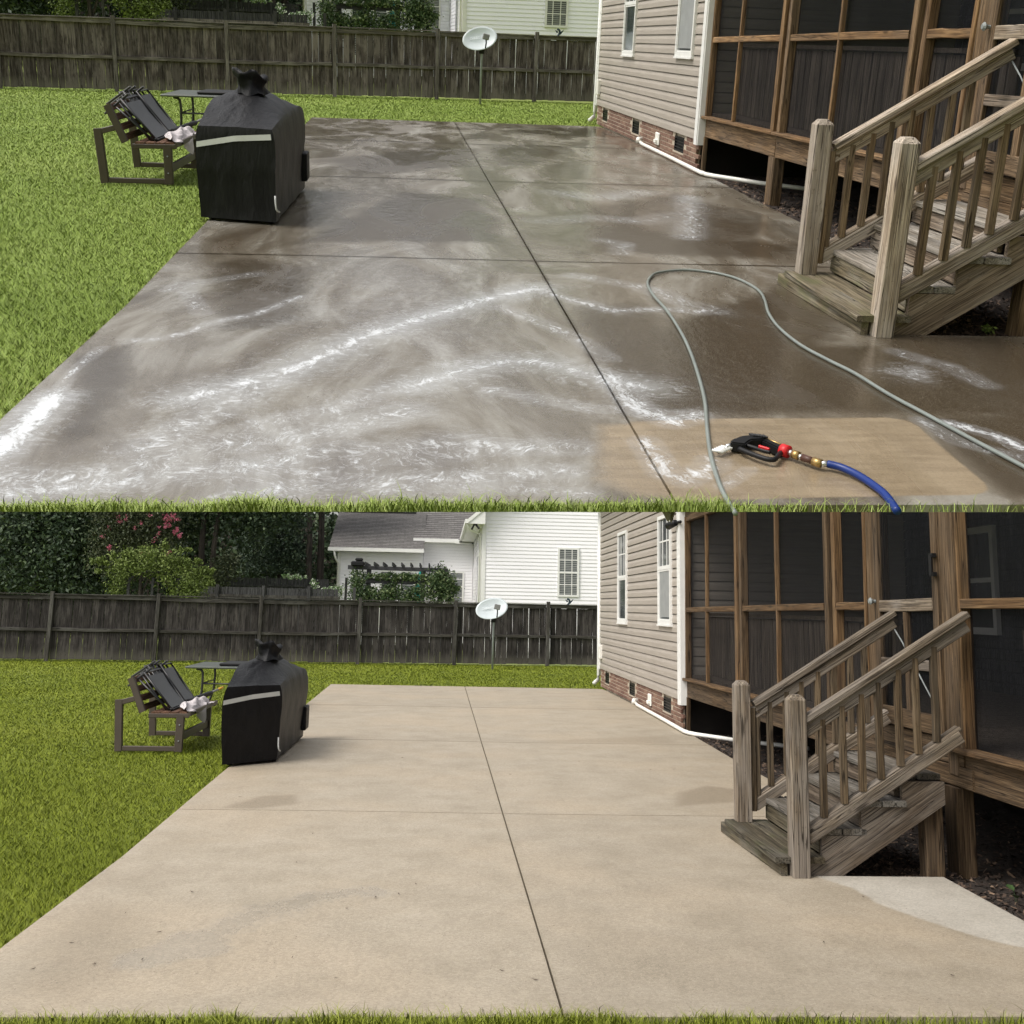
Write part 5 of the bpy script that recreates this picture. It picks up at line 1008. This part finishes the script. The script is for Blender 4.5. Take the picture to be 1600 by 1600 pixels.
    tree('olive_bush', 'small olive green bush beside the forked trunk beyond the @', 'bush', -8.95, 39, 'ob', lambda: leaves([(-9.0, 39, 2.9, .45, .4, .75), (-9.2, 39, 2.3, .5, .4, .5), (-8.7, 39, 3.2, .3, .3, .4)], 2600, .05, 5, .22), 'leaf_myrtle', None)
    for i, (x, y, h, lab) in enumerate(((-7.75, 45, 9, 'dark pine with low drooping boughs beyond the fence of the @'), (-6.42, 44.5, 11, 'tall bare pine trunk, left one of the pair beyond the @'), (-5.95, 44.8, 11, 'tall bare pine trunk of the pair nearest the white house beyond the @'))):
        if i == 0: fol = lambda: leaves([(-7.8, 45, 3.2 + .5 * q, 1.9 - .12 * q, 1.4, .28) for q in range(8)], 20000, .06, 6, .25, .5, .6)
        elif i == 1: fol = lambda: leaves([(-6.5, 44.5, 8.6, 1.8, 1.5, 1.6), (-7.0, 45, 6.4, 1.2, 1, .5)], 9000, .07, 7, .2)
        else: fol = lambda: leaves([(-5.8, 44.8, 9.0, 1.8, 1.5, 1.6), (-5.4, 45, 6.5, .8, .8, .4)], 9000, .07, 8, .2)
        tree('pine_tree', lab, 'tree', x, y, 'pn%d' % i, fol, 'leaf_pine', lambda x=x, y=y, h=h, i=i: T(x, y, h, (.10, .17, .19)[i], .05), group='pines beyond the fence of the @')
    Y.top('woodland', Y.cached('wl', lambda: leaves([(x, 54 + 3 * math.sin(x), z, 4.2, 2.2, 2.6) for x in range(-36, 2, 4) for z in (2.2, 5.0)], 52000, .16, 9, .22, .55)), 'leaf_dark', 'dense dark woodland closing the view beyond the fence of the @', kind='stuff')
    Y.top('woodland_floor', mesh([(-46, 58.5, -.5), (6, 58.5, -.5), (6, 60, 6.6), (-46, 60, 6.6)], [(0, 1, 2, 3)]), 'mulch', 'dark wooded bank rising behind the woodland of the @', kind='structure')
    tree('white_rose_arch', 'white flowering climber on a low arch beyond the fence of the @', 'plant', -5.4, 36, 'wr', lambda: leaves([(-5.75, 36.2, 2.63, .55, .2, .08), (-5.15, 36.2, 2.2, .16, .15, .4), (-4.85, 36.2, 2.0, .25, .15, .22)], 1500, .04, 10, .2, .2), 'whiteflower', None, crown='foliage')
    tree('variegated_shrub', 'small pale leaved shrub at the white house corner beyond the @', 'shrub', -4.5, 36.5, 'vs', lambda: leaves([(-4.35, 36.5, 2.1, .32, .2, .35), (-4.65, 36.5, 2.0, .2, .2, .25)], 900, .04, 12, .2, .2), 'whiteflower', None, crown='foliage')
    for y, x0, x1, zt, lab, n in ((36.0, -9.2, -4.2, 2.23, 'low dark board fence just beyond the main fence of the @', 2), (42.0, -10.0, -5.1, 2.70, 'tall dark picket fence farther back beyond the main fence of the @', 1)):
        f = Y.thing('back_fence', lab, 'fence', ((x0 + x1) / 2, y, 0), 'dark fences farther back')
        cnt = int((x1 - x0) / .13); r = random.Random(int(y))
        Y.part('pickets', join(*[box(x0 + i * .13, x0 + i * .13 + .115, y + r.uniform(0, .01), y + .03, .05, zt - .02 + r.uniform(-.01, .01)) for i in range(cnt)]), 'darkfence', f, kind='stuff')
        for k in range(4): Y.part('fence_post', box(x0 + .6 + k * 1.62, x0 + .7 + k * 1.62, y - .09, y - .001, 0, zt + .06), 'darkfence', f)
        Y.part('fence_rail', box(x0, x1, y - .05, y - .002, zt - .36, zt - .27), 'rail' if n == 2 else 'darkfence', f)

# ------------------------------------------------------------------ things only one of the two yards has
def build_wet_things(Y):
    H = [(0.197, -0.106), (0.202, 0.1), (0.25, 0.435), (0.317, 0.755), (0.421, 1.202), (0.5, 1.638), (0.578, 2.149), (0.631, 2.623), (0.666, 3.134), (0.671, 3.516), (0.706, 3.897), (0.784, 4.176), (0.892, 4.358), (1.117, 4.468), (1.3, 4.394), (1.414, 4.229), (1.465, 4.001), (1.471, 3.739), (1.418, 3.448), (1.324, 3.066), (1.27, 2.688), (1.264, 2.29), (1.313, 1.962), (1.363, 1.712), (1.394, 1.348), (1.443, 1.043), (1.48, 0.803), (1.522, 0.55), (1.60, 0.12), (1.68, -.09)]
    Y.top('pressure_hose', tube([(x, y, (.012 if y > .05 else .004)) for x, y in H], .0095, 10, 5), 'greyhose', 'long grey pressure washer hose looping over the wet soapy patio', 'hose')
    Y.top('blue_hose', tube([(0.704, 0.334, .03), (0.75, 0.296, .028), (0.787, 0.226, .025), (0.812, 0.13, .022), (0.821, 0.026, .02), (0.812, -0.105, .010)], .0155, 12, 5), 'bluehose', 'thick blue hose joined to the spray gun at the near edge of the wet patio', 'hose')
    g = Y.thing('spray_gun', 'black pressure washer spray gun with red collar lying on the wet patio', 'spray gun', (.46, .5, 0))
    z0, z1 = .008, .052
    P2 = lambda *p: [tuple(q) for q in p]
    def slab(poly, a, b, c=.006):
        me = prism(poly, a, b); bm = bmesh.new(); bm.from_mesh(me); bmesh.ops.recalc_face_normals(bm, faces=bm.faces); bmesh.ops.bevel(bm, geom=list(bm.edges), offset=c, segments=2, affect='EDGES', clamp_overlap=True); bm.to_mesh(me); bm.free(); return me
    bd = Y.part('gun_body', slab(P2((.352, .530), (.366, .566), (.425, .612), (.478, .626), (.524, .618), (.530, .588), (.505, .572), (.455, .566), (.428, .535), (.410, .508)), z0, z1), 'black', g)
    Y.part('hand_grip', slab(P2((.500, .575), (.530, .59), (.567, .505), (.572, .468), (.553, .452), (.540, .475)), z0, z1 - .004), 'black', g)
    Y.part('trigger_guard', tube([(.385, .508, .03), (.415, .455, .03), (.455, .398, .03), (.485, .378, .03), (.505, .392, .03), (.535, .44, .03), (.558, .47, .03)], .011, 8, 4), 'black', g)
    Y.part('trigger', tube([(.425, .535, .035), (.455, .50, .035), (.475, .47, .036), (.50, .448, .036)], .009, 8, 4), 'black', g)
    Y.part('trigger_lock', box(-.006, .006, -.006, .006, 0, .05, .002), 'red', g, frame((.462, .49, .048), (.50, .452, .046), (0, 0, 1)))
    Y.part('brass_lever', tube([(.525, .60, .045), (.566, .52, .045)], .005, 6), 'brass', g)
    for i in range(6): Y.part('body_rib', box(-.004, .004, -.016, .016, -.004, .004, .001), 'tubemetal', g, Matrix.Translation((.468 + i * .0105, .612 - i * .004, .055)) @ Matrix.Rotation(.4, 4, 'Z'))
    def seg(n, a, b, r, m, seg_=12): Y.part(n, tube([a, tuple((np.array(a) + np.array(b)) / 2), b], r, seg_), m, g)
    seg('red_collar', (.560, .487, .034), (.582, .458, .034), .027, 'red', 16)
    seg('swivel_nut', (.582, .458, .034), (.594, .441, .034), .014, 'steel', 6); seg('brass_coupling', (.594, .441, .033), (.611, .417, .033), .018, 'brass'); seg('steel_nipple', (.611, .417, .032), (.621, .402, .032), .011, 'steel')
    seg('brown_fitting', (.621, .402, .032), (.652, .361, .031), .017, 'copper', 6); seg('brass_coupling', (.652, .361, .031), (.676, .331, .031), .018, 'brass'); seg('steel_ferrule', (.676, .331, .03), (.706, .335, .03), .013, 'steel')
    seg('lance_stub', (.362, .545, .032), (.338, .532, .030), .010, 'steel')
    seg('nozzle_block', (.345, .534, .026), (.292, .488, .022), .008, 'steel', 8)
    for i in range(5):
        a = np.array((.340 - i * .0125, .531 - i * .0115, .026)); seg('nozzle_tip', tuple(a + np.array((-.024, .010, .003))), tuple(a + np.array((.020, -.010, .0))), .0058, 'white', 8)
    s = Y.thing('green_sprout', 'bright green weed sprouting in the mulch beside the stairs of the wet patio', 'weed', (2.647, 2.75, -.03))
    Y.part('foliage', leaves([(2.647, 2.75, .0, .045, .04, .03)], 70, .014, 40, .2, .2), 'leaf_lime', s, kind='stuff')
def build_dry_things(Y):
    s = Y.thing('seedling', 'small two leaved seedling in the mulch at the right of the clean patio', 'plant', (3.07, 2.02, -.05))
    for i, (x, y, z, a) in enumerate(((3.09, 2.09, .03, .3), (3.04, 1.95, .02, 2.2))):
        V = [(0, 0, 0), (.022, .02, .006), (.028, .045, .004), (0, .062, 0), (-.028, .045, .004), (-.022, .02, .006), (0, .03, -.004)]
        Y.part('leaf', mesh(V, [(0, 1, 6), (1, 2, 6), (2, 3, 6), (3, 4, 6), (4, 5, 6), (5, 0, 6)], True, {'tint': [.5] * 7}), 'leaf_vine', s, Matrix.Translation((x, y, z)) @ Matrix.Rotation(a, 4, 'Z') @ Matrix.Rotation(.5, 4, 'X'))
        Y.part('stem', tube([(3.07, 2.02, -.06), (x, y, z)], .002, 5), 'leaf_vine', s)

def build(Y):
    build_ground(Y); build_house(Y); build_porch(Y); build_stairs(Y); build_fence(Y); build_neighbour(Y); build_trees(Y)
    build_dish(Y); build_grill(Y); build_bench(Y)
    (build_wet_things if Y.wet else build_dry_things)(Y)
build(Yard(M_DRY, S_DRY, False))
build(Yard(M_WET, 1.0, True))
